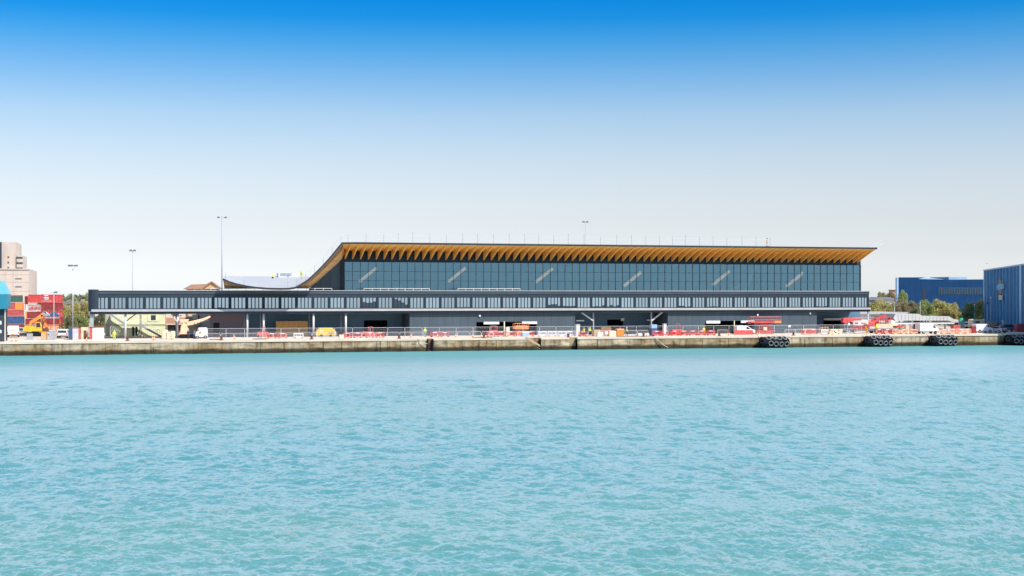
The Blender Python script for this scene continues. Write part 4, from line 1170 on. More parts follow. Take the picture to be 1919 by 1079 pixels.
    # reflective band round the jacket
    if vest in ('hivis', 'hivisorange'):
        c = lean_pt((0, 0, 1.14)); b = MB(); b.torus(c, (0, math.sin(-lean), math.cos(lean)), .155, .022, 16, 6); b.build('reflective_band', 'galv', t)
    return t
def people():
    def g(px, v): return (U(px, v), v, GZ)
    person('person in a full yellow hi-vis suit standing before the pale green cabins', g(214, 8), math.radians(20), legs='hivis', lean=.12, arm_l=18, fore_l=50)
    person('person in dark work clothes, left of the pair beside the white van under the gallery', g(352.5, 9.5), math.radians(-30), vest='cloth', hat='hair', arm_l=15, fore_l=70)
    person('person in a dark top and blue trousers, nearer the white van under the gallery', g(364.5, 9), math.radians(40), vest='grey', hat='hair', legs='navy', arm_r=20, fore_r=60)
    person('person in a yellow hi-vis jacket behind the fence right of the ladder', g(796.5, 13), math.radians(10), legs='steel', hat='hivis', arm_l=20, fore_l=60, lean=.05)
    person('person in a yellow vest, left one of the pair by the grey cabinet', g(1094, 8), math.radians(-60), legs='cloth', hat='hivisorange', arm_l=25, fore_l=60)
    person('person in a bright yellow jacket, right one of the pair by the grey cabinet', g(1105.5, 9), math.radians(30), legs='cloth', hat='hivis', arm_r=20, fore_r=40)
    person('person with a white helmet and yellow jacket walking past the orange skip', g(1174.5, 5), math.radians(70), legs='cloth', stride=.24, fore_l=40)
    person('person in all yellow standing at the red barriers left of the small white van', g(1319, 8), math.radians(0), legs='yellow', hat='yellow', arm_l=8, arm_r=8, fore_l=10, fore_r=10)
    person('person in orange yellow clothes bending over at the quay edge above the fender', g(1624, 3), math.radians(-70), vest='yellow', legs='yellow', hat='yellow', lean=.35, bend_knee=.05)
    # on the roof
    def r_(px, v, z): return (U(px, v), v, z)
    person('person in a hi-vis jacket on the low grey part of the roof', r_(511, 58, 13.62), math.radians(15), legs='cloth', hat='hivis')
    person('person in a hi-vis jacket near the foot of the steep roof curve', r_(565.5, 50, 14.1), math.radians(-40), legs='hivis', hat='hivis', lean=.2)
    person('person in orange on top of the flat roof near its right part', r_(1437.5, 13.4, 20.8), math.radians(30), vest='hivisorange', legs='offwhite', hat='rust')
people()
# ================================================================ FENCES, BARRIERS, SITE CLUTTER
def fences():
    def panel(w, h):
        t = thing('fence_panel', 'tall galvanised mesh fence panel standing in the long row along the quay', 'fence panel', group='tall galvanised fence panels in a row along the quay')
        m = MB(); r = .028; c = .14
        P_ = [(0, .12), (0, h - c), (c * .3, h - c * .3), (c, h), (w - c, h), (w - c * .3, h - c * .3), (w, h - c), (w, .12)]
        for (a, b), (d, e) in zip(P_[:-1], P_[1:]): m.cyl((a, 0, b), (d, 0, e), r, n=6)
        m.cyl((0, 0, .2), (w, 0, .2), r, n=6); m.build('frame', 'galv', t)
        m = MB()
        for i in range(1, int(w / .17)): x = i * .17; m.box(x - .004, x + .004, -.004, .004, .2, h)
        for z in (.7, 1.2, 1.55): m.box(0, w, -.004, .004, z - .005, z + .005)
        m.build('wire_mesh', 'galv', t)
        m = MB(); m.box(-.12, .12, -.36, .36, 0, .13); m.build('foot_block', 'offwhite', t, bevel=.02)
        return t
    W = 3.42
    p = panel(W - .06, 1.88); v = 11.5
    x = U(389, v); i = 0; r = random.Random(9)
    while x < U(1612, v):
        place(p, USED, (x, v + r.uniform(-.12, .12), GZ), math.radians(r.uniform(-2.2, 2.2))); x += W; i += 1
    t = thing('crowd_barrier', 'low galvanised crowd barrier standing in the row in front of the tall fence', 'barrier', group='low galvanised crowd barriers in a row along the quay')
    w, h = 2.3, 1.05; m = MB(); c = .12
    P_ = [(0, .0), (0, h - c), (c * .3, h - c * .3), (c, h), (w - c, h), (w - c * .3, h - c * .3), (w, h - c), (w, .0)]
    for (a, b), (d, e) in zip(P_[:-1], P_[1:]): m.cyl((a, 0, b), (d, 0, e), .03, n=6)
    m.cyl((0, 0, .2), (w, 0, .2), .028, n=6); m.build('frame', 'galv', t)
    m = MB()
    for i in range(1, 14): m.cyl((w * i / 14, 0, .2), (w * i / 14, 0, h), .009, n=4)
    m.build('bar', 'galv', t)
    m = MB()
    for q in (.3, w - .3): m.beam((q, -.3, .03), (q, .3, .03), .06, .05)
    m.build('foot', 'galv', t)
    for a, b in ((389, 640), (655, 800), (812, 1078), (1110, 1215), (1345, 1372), (1470, 1600)):
        x = U(a, 8.6)
        while x < U(b, 8.6) - 1:
            place(t, USED, (x, 8.6 + r.uniform(-.25, .25), GZ), math.radians(r.uniform(-6, 6))); x += 2.42
    # left end fence under the gallery, seen through
    def plastic(name, mt, lab, grp):
        t = thing(name, lab, 'barrier', group=grp); w, h = 1.9, .98
        m = MB(); m.box(0, w, -.05, .05, .12, .32); m.box(0, w, -.05, .05, h - .16, h)
        m.box(0, .1, -.05, .05, .12, h); m.box(w - .1, w, -.05, .05, .12, h)
        for i in range(1, 7): m.box(w * i / 7 - .045, w * i / 7 + .045, -.035, .035, .32, h - .16)
        m.build('panel', mt, t, bevel=.015)
        m = MB(); m.box(.15, .4, -.3, .3, 0, .12); m.box(w - .4, w - .15, -.3, .3, 0, .12); m.build('foot', 'rubber', t)
        MB().box(w * .3, w * .7, -.056, -.05, h - .14, h - .03).build('reflector', 'white', t)
        return t
    rb = plastic('plastic_barrier', 'red', 'red plastic site barrier standing in a run behind the quay edge', 'red plastic barriers in runs along the quay')
    for a, b, v in ((642, 682, 9.6), (684, 720, 10.1), (806, 850, 10), (912, 1000, 10.3), (1222, 1338, 7.4), (1500, 1532, 9.8), (1084, 1104, 6.5), (1640, 1665, 8), (500, 545, 10)):
        x = U(a, v)
        while x < U(b, v) - .8: place(rb, USED, (x, v + r.uniform(-.15, .15), GZ), math.radians(r.uniform(-8, 8))); x += 1.98
    ob = plastic('plastic_barrier', 'barr', 'orange plastic site barrier standing near the right end of the quay', 'orange plastic barriers near the right end')
    for a, b, v in ((1672, 1722, 5.5), (1762, 1822, 6)):
        x = U(a, v)
        while x < U(b, v) - .8: place(ob, USED, (x, v + r.uniform(-.2, .2), GZ), math.radians(r.uniform(-10, 10))); x += 2.0
    wb = plastic('plastic_barrier', 'white', 'white plastic site barrier standing between the fences', 'white plastic barriers on the quay')
    for a, b, v in ((550, 575, 9.8), (1008, 1070, 10.0), (1775, 1825, 7.5), (1538, 1560, 7.6)):
        x = U(a, v)
        while x < U(b, v) - .8: place(wb, USED, (x, v + r.uniform(-.2, .2), GZ), math.radians(r.uniform(-8, 8))); x += 2.0
    # banner barrier in front of the small van
    a, b = U(1376, 7), U(1411, 7)
    t = thing('banner_barrier', 'red banner with white marks fixed on a barrier before the small white van', 'barrier', (a, 7, GZ)); w = b - a
    m = MB(); m.box(0, w, -.03, .03, .12, 1.02); m.build('banner', 'red', t)
    m = MB()
    for i, (p, q) in enumerate(((.25, .55), (.62, .74), (.95, 1.15), (1.2, 1.5), (1.75, 2.6), (2.7, 3.1))): m.box(p, q, -.036, -.031, .45 + .05 * (i % 2), .78 - .06 * (i % 3))
    m.build('white_mark', 'pinkred', t)
    m = MB()
    for q in (.05, w / 2, w - .05): m.cyl((q, .03, 0), (q, .03, 1.06), .03, n=6)
    m.build('post', 'galv', t)
    # cones
    t = thing('traffic_cone', 'orange and white traffic cone on the quay', 'traffic cone', group='traffic cones scattered on the quay')
    m = MB(); m.cyl((0, 0, .04), (0, 0, .30), .17, .115, 12); m.cyl((0, 0, .46), (0, 0, .75), .08, .03, 12); m.build('cone', 'orange', t)
    MB().cyl((0, 0, .30), (0, 0, .46), .115, .08, 12).build('white_band', 'white', t)
    MB().box(-.21, .21, -.21, .21, 0, .04).build('foot', 'orange', t)
    for px, v in ((162, 4), (286, 5), (289, 6), (322, 5.5), (440, 6), (499, 5), (637, 8), (713, 7), (770, 7), (820, 8), (854, 9), (886, 8), (902, 6.8), (916, 8), (949, 8),
                  (1100, 4), (1212, 5), (1366, 6), (1420, 7), (1508, 7), (1560, 6), (1603, 9), (1605, 8), (1660, 5), (1700, 4), (30, 3), (22, 3.5)):
        place(t, USED, (U(px, v), v, GZ))
fences()

def small_things():
    def box_thing(name, lab, cat, px0, px1, py0, v, mt, d=1.0, lid=None, ribs=0, z0=0.0, bev=.03, part='body'):
        a, b = U(px0, v), U(px1, v); h = Z((px0 + px1) / 2, py0, v) - GZ
        t = thing(name, lab, cat, ((a + b) / 2, v, GZ)); w = (b - a) / 2
        MB().box(-w, w, 0, d, z0, h).build(part, mt, t, bevel=bev)
        if ribs:
            m = MB()
            for i in range(ribs + 1): x = -w + .04 + (2 * w - .08) * i / ribs; m.box(x - .035, x + .035, -.035, 0, .08, h - .08)
            m.build('rib', mt, t)
        if lid: MB().box(-w - .03, w + .03, -.05, d + .03, h, h + .14).build('lid', lid, t)
        return t, w, h
    # teal shed at the left edge
    v = 3.2; a = U(-60, v); b = U(8.5, v); s = scl(5, v)
    t = thing('teal_shed', 'tall teal sheet metal shed with a sloping hood at the left edge', 'shed', (b - 3, v, GZ))
    zz = lambda q: Z(5, q, v)
    m = MB(); m.box(a, b, v, v + 7, GZ, zz(578)); T_ = lambda mb, n, mt, **k: mb.build(n, mt, t, world=True, **k)
    T_(m, 'wall', 'clad2')
    m = MB(); e = U(15, v)
    m.ext([(a, zz(586)), (U(13.5, v), zz(578)), (e, zz(573)), (e, zz(551)), (a, zz(551))], v - .8, v + 7.5); T_(m, 'hood', 'teal', bevel=.05)
    m = MB(); m.ext([(a, zz(550.8)), (e, zz(550.8)), (U(3, v), zz(526)), (a, zz(524))], v - .8, v + 7.5); T_(m, 'roof', 'tealite')
    m = MB(); m.box(b, b + .18, v - .05, v + .12, GZ, zz(578)); T_(m, 'drain_pipe', 'cream')
    for y0, y1 in ((601, 608), (618, 624)):
        m = MB(); m.box(a, U(3, v), v - .03, v, zz(y1), zz(y0)); T_(m, 'window', 'offwhite')
    # OSB hoarding
    v = 21.0; a, b = U(517, v), U(577, v); t = thing('plywood_hoarding', 'plywood hoarding boards standing under the gallery', 'hoarding', (a, v, GZ)); z1 = Z(547, 601.5, v)
    n = 5
    for i in range(n): x0 = a + (b - a) * i / n; MB().box(x0 + .01, x0 + (b - a) / n - .01, v, v + .05, GZ, z1 - (.0 if i % 2 else .03)).build('board', 'ply', t, world=True)
    m = MB(); m.box(a, b, v + .05, v + .15, z1 - .5, z1 - .4); m.box(a, b, v + .05, v + .15, GZ + .6, GZ + .7); m.build('batten', 'timber2', t, world=True)
    # yellow compressor
    v = 13.2; a, b = U(592, v), U(630, v); L = b - a
    t = thing('compressor', 'yellow hooded compressor with chamfered ends beside the white column', 'compressor', ((a + b) / 2, v, GZ))
    m = MB(); m.ext([(-L / 2, .35), (-L / 2, 1.0), (-L / 2 + .75, 1.85), (L / 2 - .75, 1.85), (L / 2, 1.1), (L / 2, .35)], 0, 1.9); m.build('hood', 'yellow', t, bevel=.07)
    MB().box(-L / 2 + .7, -L / 2 + 1.5, -.015, .0, 1.2, 1.45).build('label_plate', 'cream', t)
    m = MB()
    for i in range(7): m.box(.5 + i * .16, .58 + i * .16, -.02, .0, .7, 1.1)
    m.build('vent', 'rust', t)
    MB().box(-L / 2 + .2, L / 2 - .2, .1, 1.8, .18, .35).build('chassis', 'grey', t)
    for sx in (-.9, .9): MB().cyl((sx, 0, .3), (sx, 1.9, .3), .3, n=14).build('wheel', 'rubber', t)
    # cabinets, sign, skip
    box_thing('site_cabinet', 'tall pale grey cabinet beside the dark slot in the quay', 'cabinet', 1080, 1087, 608.5, 9, 'offwhite', 1.0, lid='band')
    box_thing('site_cabinet', 'narrow white cabinet between the blue topped box and the red barriers', 'cabinet', 1244, 1249, 607.5, 10, 'white', .8, lid='band')
    t, w, h = box_thing('portable_toilet', 'box with a pale blue upper half beside the white cabinet', 'cabin', 1221, 1231.5, 615, 9, 'navy', 1.1)
    MB().box(-w, w, 0, 1.1, h, h + .75).build('upper_part', 'bluelite', t, bevel=.05)
    t, w, h = box_thing('skip', 'orange skip on the quay beside the walking person in the white helmet', 'skip', 1157, 1169.5, 617.5, 6.5, 'orange', 1.4, lid='peach', ribs=4)
    box_thing('stone_block', 'pale concrete block left of the orange skip', 'block', 1142, 1155, 620, 6, 'cream', 1.2)
    t, w, h = box_thing('brick_pallet', 'pallet of brown bricks between the yellow vested pair and the round sign', 'bricks', 1113, 1126, 618, 7, 'brick', 1.0)
    box_thing('brick_pallet', 'taller pallet of brown bricks behind the round sign', 'bricks', 1127, 1146, 613, 9, 'brownroof', 1.0)
    box_thing('material_bag', 'white bulk bag with dark mouth left of the round sign', 'bag', 1120, 1130, 622, 5, 'white', .9, lid=None)
    box_thing('material_bag', 'low heap of white sacks right of the walking person', 'sacks', 1196, 1216, 624, 6, 'offwhite', .9)
    v = 4.5; x = U(1136.5, v)
    t = thing('round_sign', 'round white road sign with a red rim on the quay', 'sign', (x, v, GZ))
    MB().cyl((0, .03, 0), (0, .03, 1.0), .03, n=6).build('post', 'steel', t)
    MB().cyl((0, -.02, .75), (0, .01, .75), .42, n=20).build('rim', 'red', t); MB().cyl((0, -.03, .75), (0, -.02, .75), .33, n=20).build('face', 'white', t)
    box_thing('storage_locker', 'rusty brown locker touching the rear of the white box van', 'locker', 1715, 1722.5, 607.5, 9, 'rust', 1.0, lid='brownroof')
    box_thing('storage_locker', 'pale pink panel cabinet left of the rusty brown locker', 'cabinet', 1706, 1713, 608, 9.5, 'beige', 1.0, lid='offwhite', ribs=3)
    box_thing('storage_locker', 'cream panel cabinet, leftmost of the three lockers behind the box van', 'cabinet', 1697.5, 1704.5, 609, 9.5, 'cream', 1.0, lid='offwhite', ribs=3)
    box_thing('brick_pallet', 'heap of reddish bricks behind the orange barriers right of the box van', 'bricks', 1787, 1800, 609, 10, 'pinkred', 1.2)
    box_thing('brick_pallet', 'dark red crate at the rear of the white van near the right end', 'crate', 1822, 1829.5, 611, 7, 'darkred', 1.0, ribs=3)
    box_thing('material_bag', 'pale sacks between the yellow compressor and the red frame lift', 'sacks', 636, 645, 627, 7, 'cream', .9)
    box_thing('site_table', 'low reddish bench left of the wooden crate frame', 'bench', 1506, 1528, 617, 11, 'pinkred', .8, lid='beige', ribs=5)
    # green post and box
    v = 13; x = U(945, v); t = thing('green_post', 'pale green post in front of the dark opening', 'post', (x, v, GZ)); h = Z(945, 603, v) - GZ
    MB().box(-.1, .1, -.1, .1, 0, h).build('post', 'cabin', t, bevel=.02); MB().box(-.14, .14, -.14, .14, h, h + .08).build('cap', 'cabin', t)
    box_thing('control_box', 'small pale mint green box right of the green post', 'box', 948, 955, 613, 12.6, 'cabin', .5)
    v = 14; x = U(1376, v); t = thing('green_post', 'pale green post standing behind the roof of the small white van', 'post', (x, v, GZ)); h = Z(1376, 601, v) - GZ
    MB().box(-.08, .08, -.08, .08, 0, h).build('post', 'cabin', t, bevel=.02); MB().box(-.12, .12, -.12, .12, h, h + .06).build('cap', 'cabin', t)
    # white notice on the fence
    v = 11.3; x, y, z = pt(1479.5, 611, v); t = thing('notice_board', 'small white notice fixed on the tall fence', 'notice', (x, v, z))
    MB().box(-.26, .26, -.02, .02, -.22, .22).build('board', 'white', t); MB().box(-.2, .2, -.024, -.02, -.12, -.09).build('line', 'steel', t)
    # blue crates pallet (976-990)
    box_thing('blue_crate', 'low blue and white crate in front of the orange railed lift', 'crate', 979, 991, 623, 8, 'bluelite', .8, lid='white')
    # timber frames by the right recess
    for p0, p1, q, lab in ((1536, 1552, 612, 'wooden crate frame left of the pale stone pile'),):
        v = 9; a, b = U(p0, v), U(p1, v); t = thing('timber_crate', lab, 'crate', (a, v, GZ)); h = Z(p0, q, v) - GZ
        for i in range(4):
            x = (b - a) * i / 3; MB().box(x - .05, x + .05, 0, .1, 0, h * (1 if i else .8)).build('upright', 'timber2', t)
        for k in range(4): MB().box(-.05, b - a + .05, -.04, 0, .15 + k * h * .24, .3 + k * h * .24).build('board', 'ply', t)
    v = 7; a, b = U(1554, v), U(1578, v); t = thing('stone_pile', 'pale pile of stone slabs at the foot of the big red boom lift', 'stone pile', (a, v, GZ))
    r = random.Random(6)
    for k in range(4):
        n = 4 - k // 2
        for i in range(n):
            x0 = (b - a) * i / n + r.uniform(0, .15) + k * .1; MB().box(x0, x0 + (b - a) / n - .12, r.uniform(0, .2), 1.3, k * .26, k * .26 + .24).build('slab', 'cream', t, bevel=.03)
    # cream block pile by the stair foot
    v = 10; a, b = U(303, v), U(327, v); t = thing('bag_pile', 'cream pile of bulk bags at the foot of the cabin stairs', 'bag pile', (a, v, GZ))
    for i, (x0, x1, h) in enumerate(((0, .8, 1.5), (.85, 1.6, 1.35), (1.65, 2.4, 1.5), (.4, 1.2, 1.7))):
        MB().box(x0, x1, .9 if i == 3 else 0, 1.8 if i == 3 else .85, 0, h).build('bag', 'cream', t, bevel=.15)
    # navy crate, red/white low cabins
    box_thing('navy_crate', 'narrow navy blue container end beside the white off-road car', 'container', 129.5, 135.5, 613.5, 11, 'navy', 2.2, ribs=3)
    t, w, h = box_thing('storage_unit', 'white storage unit with red corner posts left of the gallery end column', 'storage unit', 136, 151, 613.5, 14, 'offwhite', 2.4, ribs=6)
    m = MB(); m.box(w - .35, w + .02, -.07, -.04, 0, h + .02); m.box(-w, w, -.07, -.04, h - .12, h + .04); m.build('frame', 'pinkred', t)
    t, w, h = box_thing('storage_unit', 'cream storage unit with dark doorway behind the gallery end column', 'storage unit', 152, 165, 613.5, 15, 'cream', 2.4, ribs=4)
    MB().box(-.15, .35, -.06, -.04, 0, 1.6).build('door', 'rust', t)
    t, w, h = box_thing('storage_unit', 'white ribbed storage unit with a red top rail right of the gallery end column', 'storage unit', 168, 195, 612.8, 13, 'white', 2.4, ribs=12)
    m = MB(); m.box(-w - .05, w + .05, -.08, -.04, h - .1, h + .06); m.box(-w - .04, -w + .5, -.08, -.04, 0, h); m.build('frame', 'pinkred', t)
    # crates and clutter round the excavator
    box_thing('rubble_skip', 'grey skip left of the excavator bucket', 'skip', 50, 61, 625, 14, 'steel', 1.2)
    box_thing('generator', 'grey boxy generator right of the excavator', 'generator', 92, 104, 620, 12, 'steel', 1.4, lid='offwhite')
    box_thing('site_machine', 'low brown machine with a yellow lid at the foot of the excavator bucket', 'machine', 77, 89, 623, 12, 'brick', 1.2, lid='yellow')
    # planks lying on the apron
    for px, v, l, lab in ((404, 4, 2.2, 'dark plank lying on the quay left of a bollard'), (487, 4.2, 2.6, 'dark plank lying on the quay right of a bollard'), (1192, 3, 8, 'long dark pipe lying along the quay edge'), (905, 4, 4, 'long dark rail lying on the quay near the stairs')):
        t = MB().box(0, l, 0, .25, 0, .14).build('plank', 'trunk', org=None); t.location = (U(px, v) - l / 2, v, GZ + .006); t.rotation_euler = (0, 0, math.radians(2)); tag(t, lab, 'plank')
small_things()

def cabins():
    v = 30.0
    def cabin(lab, px0, px1, lvl, win=None, door=None):
        a, b = U(px0, v), U(px1, v); z = GZ + lvl * 2.3
        t = thing('site_cabin', lab, 'site cabin', ((a + b) / 2, v, z)); w = (b - a) / 2 - .02; h = 2.25
        m = MB(); m.box(-w, w, .05, 6, .08, h - .06); m.build('wall', 'cabin', t)
        m = MB(); x = -w + .15
        while x < w - .1: m.box(x, x + .12, .015, .05, .18, h - .16); x += .38
        m.build('rib', 'cabin', t)
        m = MB(); m.box(-w, w, 0, 6.02, 0, .16); m.box(-w, w, 0, 6.02, h - .14, h); m.box(-w, -w + .12, 0, .12, .1, h); m.box(w - .12, w, 0, .12, .1, h); m.box(-w, -w + .12, 5.9, 6.02, .1, h)
        m.build('frame', 'cabin_d', t)
        if win:
            x = U(win, v) - (a + b) / 2
            o = MB().box(x - .5, x + .45, -.03, .04, .9, 1.9).build('window', 'glassdk', t)
            m = MB(); m.box(x - 1.1, x - .5, -.04, .0, .7, 2.05); m.box(x + .45, x + 1.0, -.04, .0, .7, 2.05); m.box(x - .5, x + .45, -.04, 0, .65, .9); m.build('frame', 'cabin', o)
        if door:
            x = U(door, v) - (a + b) / 2
            for k in (0, .62): MB().box(x + k, x + k + .35, -.03, .04, .15, 1.95).build('door', 'claddark', t)
    cabin('pale green site cabin, lower left of the stack of four', 207, 263, 0, door=248)
    cabin('pale green site cabin, lower right of the stack of four', 264, 311, 0)
    cabin('pale green site cabin, upper left of the stack of four', 207, 263, 1)
    cabin('pale green site cabin with a dark window, upper right of the stack of four', 264, 311, 1, win=287.5)
    a = U(197, v); b = U(206, v)
    t = thing('site_cabin', 'cabin end coloured olive as the shaded side of the pale green cabins', 'site cabin', ((a + b) / 2, v + 2, GZ))
    for k in range(2): MB().box(a, b, v + 2, v + 8, GZ + 2.3 * k, GZ + 2.3 * k + 2.2).build('wall', 'cabin_d', t, world=True)  # olive boxes added as the cabins' shaded side face
    m = MB()
    for i in range(4): x = a + .1 + (b - a - .2) * i / 3; m.cyl((x, v + 1.95, GZ), (x, v + 1.95, GZ + 4.6), .04, n=6)
    m.build('pole', 'galv', t, world=True)
    # staircase
    v = 28.2
    t = thing('stair_tower', 'grey steel outside staircase descending to the right before the green cabins', 'staircase', (U(250, v), v, GZ))
    q = lambda px, py, dv=0: pt(px, py, v + dv)
    zt, zm = Z(203, 588, v), Z(240, 607.5, v)
    def flight(a, b, nm):
        m = MB()
        for dv in (0, 1.1): m.beam((a[0], v + dv, a[2]), (b[0], v + dv, b[2]), .12, .38)
        n = 10
        for i in range(n): f = (i + .5) / n; m.box(a[0] + (b[0] - a[0]) * f - .14, a[0] + (b[0] - a[0]) * f + .14, v + .05, v + 1.05, a[2] + (b[2] - a[2]) * f - .02, a[2] + (b[2] - a[2]) * f + .02)
        m.build(nm, 'steel', t, world=True)
        m = MB()
        for h in (.55, 1.05): m.cyl((a[0], v, a[2] + h), (b[0], v, b[2] + h), .035, n=6)
        for i in range(5): f = i / 4; x, z = a[0] + (b[0] - a[0]) * f, a[2] + (b[2] - a[2]) * f; m.cyl((x, v, z), (x, v, z + 1.05), .03, n=6)
        m.build('handrail', 'galv', t, world=True)
    flight(q(205, 588), q(235, 608), 'flight'); flight(q(260, 608), q(305, 632), 'flight')
    a, b = q(233, 608.5), q(262, 608.5)
    m = MB(); m.box(a[0], b[0], v, v + 1.4, a[2] - .15, a[2]); m.build('landing', 'steel', t, world=True)
    m = MB()
    for x in (a[0] + .1, b[0] - .1): m.box(x - .06, x + .06, v, v + .12, GZ, a[2] - .15)
    m.build('post', 'steel', t, world=True)
    m = MB(); m.cyl(q(233, 600), q(252, 590), .05, n=6); m.cyl(q(252, 592), q(300, 620), .05, n=6); m.build('brace', 'galv', t, world=True)
cabins()

def text(s, size, loc, mt, parent, ext=.02, bold=0.0):
    c = bpy.data.curves.new('lettering', 'FONT'); c.body = s; c.size = size; c.extrude = ext; c.align_x = 'CENTER'; c.align_y = 'CENTER'; c.offset = bold
    o = bpy.data.objects.new('lettering', c); scene.collection.objects.link(o)
    o.rotation_euler = (math.radians(90), 0, 0)
    dg = bpy.context.evaluated_depsgraph_get(); me = bpy.data.meshes.new_from_object(o.evaluated_get(dg)); bpy.data.objects.remove(o)
    o = bpy.data.objects.new('lettering', me); scene.collection.objects.link(o); me.materials.clear(); me.materials.append(M[mt])
    o.rotation_euler = (math.radians(90), 0, 0); o.location = loc; o.parent = parent
    return o

def containers():
    def cont(lab, px0, px1, y0, y1, v, mt, top=None, extra=None):
        a, b = U(px0, v), U(px1, v); z0, z1 = Z((px0 + px1) / 2, y1, v), Z((px0 + px1) / 2, y0, v)
        z0 = max(z0, GZ)
        t = thing('shipping_container', lab, 'container', ((a + b) / 2, v, z0)); w = (b - a) / 2 - .02; h = z1 - z0 - .03
        n = int(2 * w / .28); vs = []; L = 2 * w - .24
        for i in range(n * 2 + 1):
            x = -w + .12 + L * i / (2 * n); y = .02 if (i // 1) % 2 == 0 else .09; vs.append((x, y))
        m = MB()
        for (x0, q0), (x1, q1) in zip(vs[:-1], vs[1:]): m.quad((x0, q0, .12), (x1, q1, .12), (x1, q1, h - .1), (x0, q0, h - .1))
        m.box(-w + .02, w - .02, .1, 2.4, .02, h - .02); m.build('wall', mt, t)
        m = MB(); m.box(-w, w, 0, .12, 0, .12); m.box(-w, w, 0, .12, h - .1, h); m.box(-w, -w + .12, 0, .12, .12, h - .1); m.box(w - .12, w, 0, .12, .12, h - .1)
        m.build('frame', mt, t)
        if top: MB().box(-w + .05, w - .05, .13, 2.35, h, h + .22).build('top_cover', top, t)
        return t, w, h
    v = 46
    cont('dark green container with a red cover at the top left of the stack', 15, 42, 554.5, 566, v, 'green', 'pinkred')
    t, w, h = cont('faded red container with an orange panel, below the green one', 13, 43, 566.5, 580, v, 'pinkred'); MB().box(w - 1.5, w - .02, -.03, 0, .1, h - .05).build('end_panel', 'orange', t)
    cont('plain faded red container above the navy one', 12, 43.5, 580.3, 592, v, 'pinkred')
    cont('navy blue container in the left column of the stack', 12, 45, 592.3, 607, v, 'navy')
    cont('dark red container at the bottom of the left column', 12, 45, 607.3, 621, v, 'darkred')
    cont('short dark maroon container beside the bright red one', 46, 52, 554.5, 570, v + 4, 'darkred')
    t, w, h = cont('bright red container with a white emblem on top of the stack', 52.5, 117, 551.5, 567, v, 'red')
    cx = .2; m = MB()
    m.box(cx - .38, cx + .38, -.03, 0, h * .83, h * .93)
    for x, z0_, z1_ in ((-.42, .38, .70), (-.18, .32, .76), (.06, .32, .66), (.28, .38, .70)): m.box(cx + x, cx + x + .17, -.03, 0, h * z0_, h * z1_)
    m.box(cx - .4, cx + .42, -.03, 0, h * .42, h * .5)
    m.box(cx - .95, cx + 1.0, -.03, 0, h * .17, h * .215); m.build('emblem', 'white', t)
    cont('brownish red container directly under the bright red one', 77, 118, 567.3, 580.5, v, 'darkred')
    t, w, h = cont('faded beige container with pink lettering left in the stack', 45.5, 76.5, 570.5, 583.5, v, 'beige')
    m = MB()
    for i in range(9): m.box(-w + 1.0 + i * .27, -w + 1.17 + i * .27, -.03, 0, h * .35, h * (.55 + .12 * (i % 3)))
    m.build('lettering', 'pinkred', t); MB().box(-w + .35, -w + .6, -.03, 0, .1, h - .1).build('end_stripe', 'white', t)
    t, w, h = cont('crimson container under the faded beige one', 48, 75.5, 584, 596.5, v, 'darkred'); MB().box(-w, -w + .25, -.03, 0, 0, h).build('corner_post', 'orange', t)
    t, w, h = cont('red container behind the white car roofs, right column', 76, 118, 581, 594, v, 'pinkred')
    t, w, h = cont('dark crimson container under the crimson one, left of the excavator boom', 47, 76, 597, 608.3, v, 'darkred')
    t, w, h = cont('dark crimson container to the right of the excavator arm', 77, 118, 594.5, 608.3, v, 'darkred'); MB().box(w - .8, w - .5, -.03, 0, .1, h * .8).build('corner_post', 'orange', t)
    t, w, h = cont('orange red container with white capital letters at the bottom', 46, 112, 608.7, 621.5, v, 'orange')
    text('HAMBURG', .95, (1.0, -.03, h * .5), 'white', t)
    # car on a transporter rack, seen before the stack
    for px, lab, mt in ((86, 'pale silver car on the rack, left one of two', 'silver'), (102, 'dark blue car on the rack, right one of two', 'navy')):
        z = Z(95, 594.5, v - 3); t = thing('stored_car', lab, 'car', (U(px, v - 3), v - 3, z)); vehicle(t, [(a * .42, b * .8) for a, b in CAR], 1.5, mt, [[(-.6, .8), (-.45, 1.08), (.06, 1.1), (.31, .8)]], 4, 2, (-.5, .5), k=.3, zk=.8, r=.2)
    t = thing('car_rack', 'dark steel rack carrying two cars in front of the container stack', 'rack', (U(95, v - 3), v - 3, GZ))
    m = MB(); z = Z(95, 594.5, v - 3); a, b = U(79, v - 3), U(112, v - 3); m.box(a, b, v - 4, v - 2, z - .2, z - .03); m.build('deck', 'steel', t, world=True)
    m = MB()
    for x in (a + .1, b - .1):
        for y in (v - 3.9, v - 2.1): m.box(x - .08, x + .08, y - .08, y + .08, GZ, z - .2)
    m.build('leg', 'rust', t, world=True)
containers()

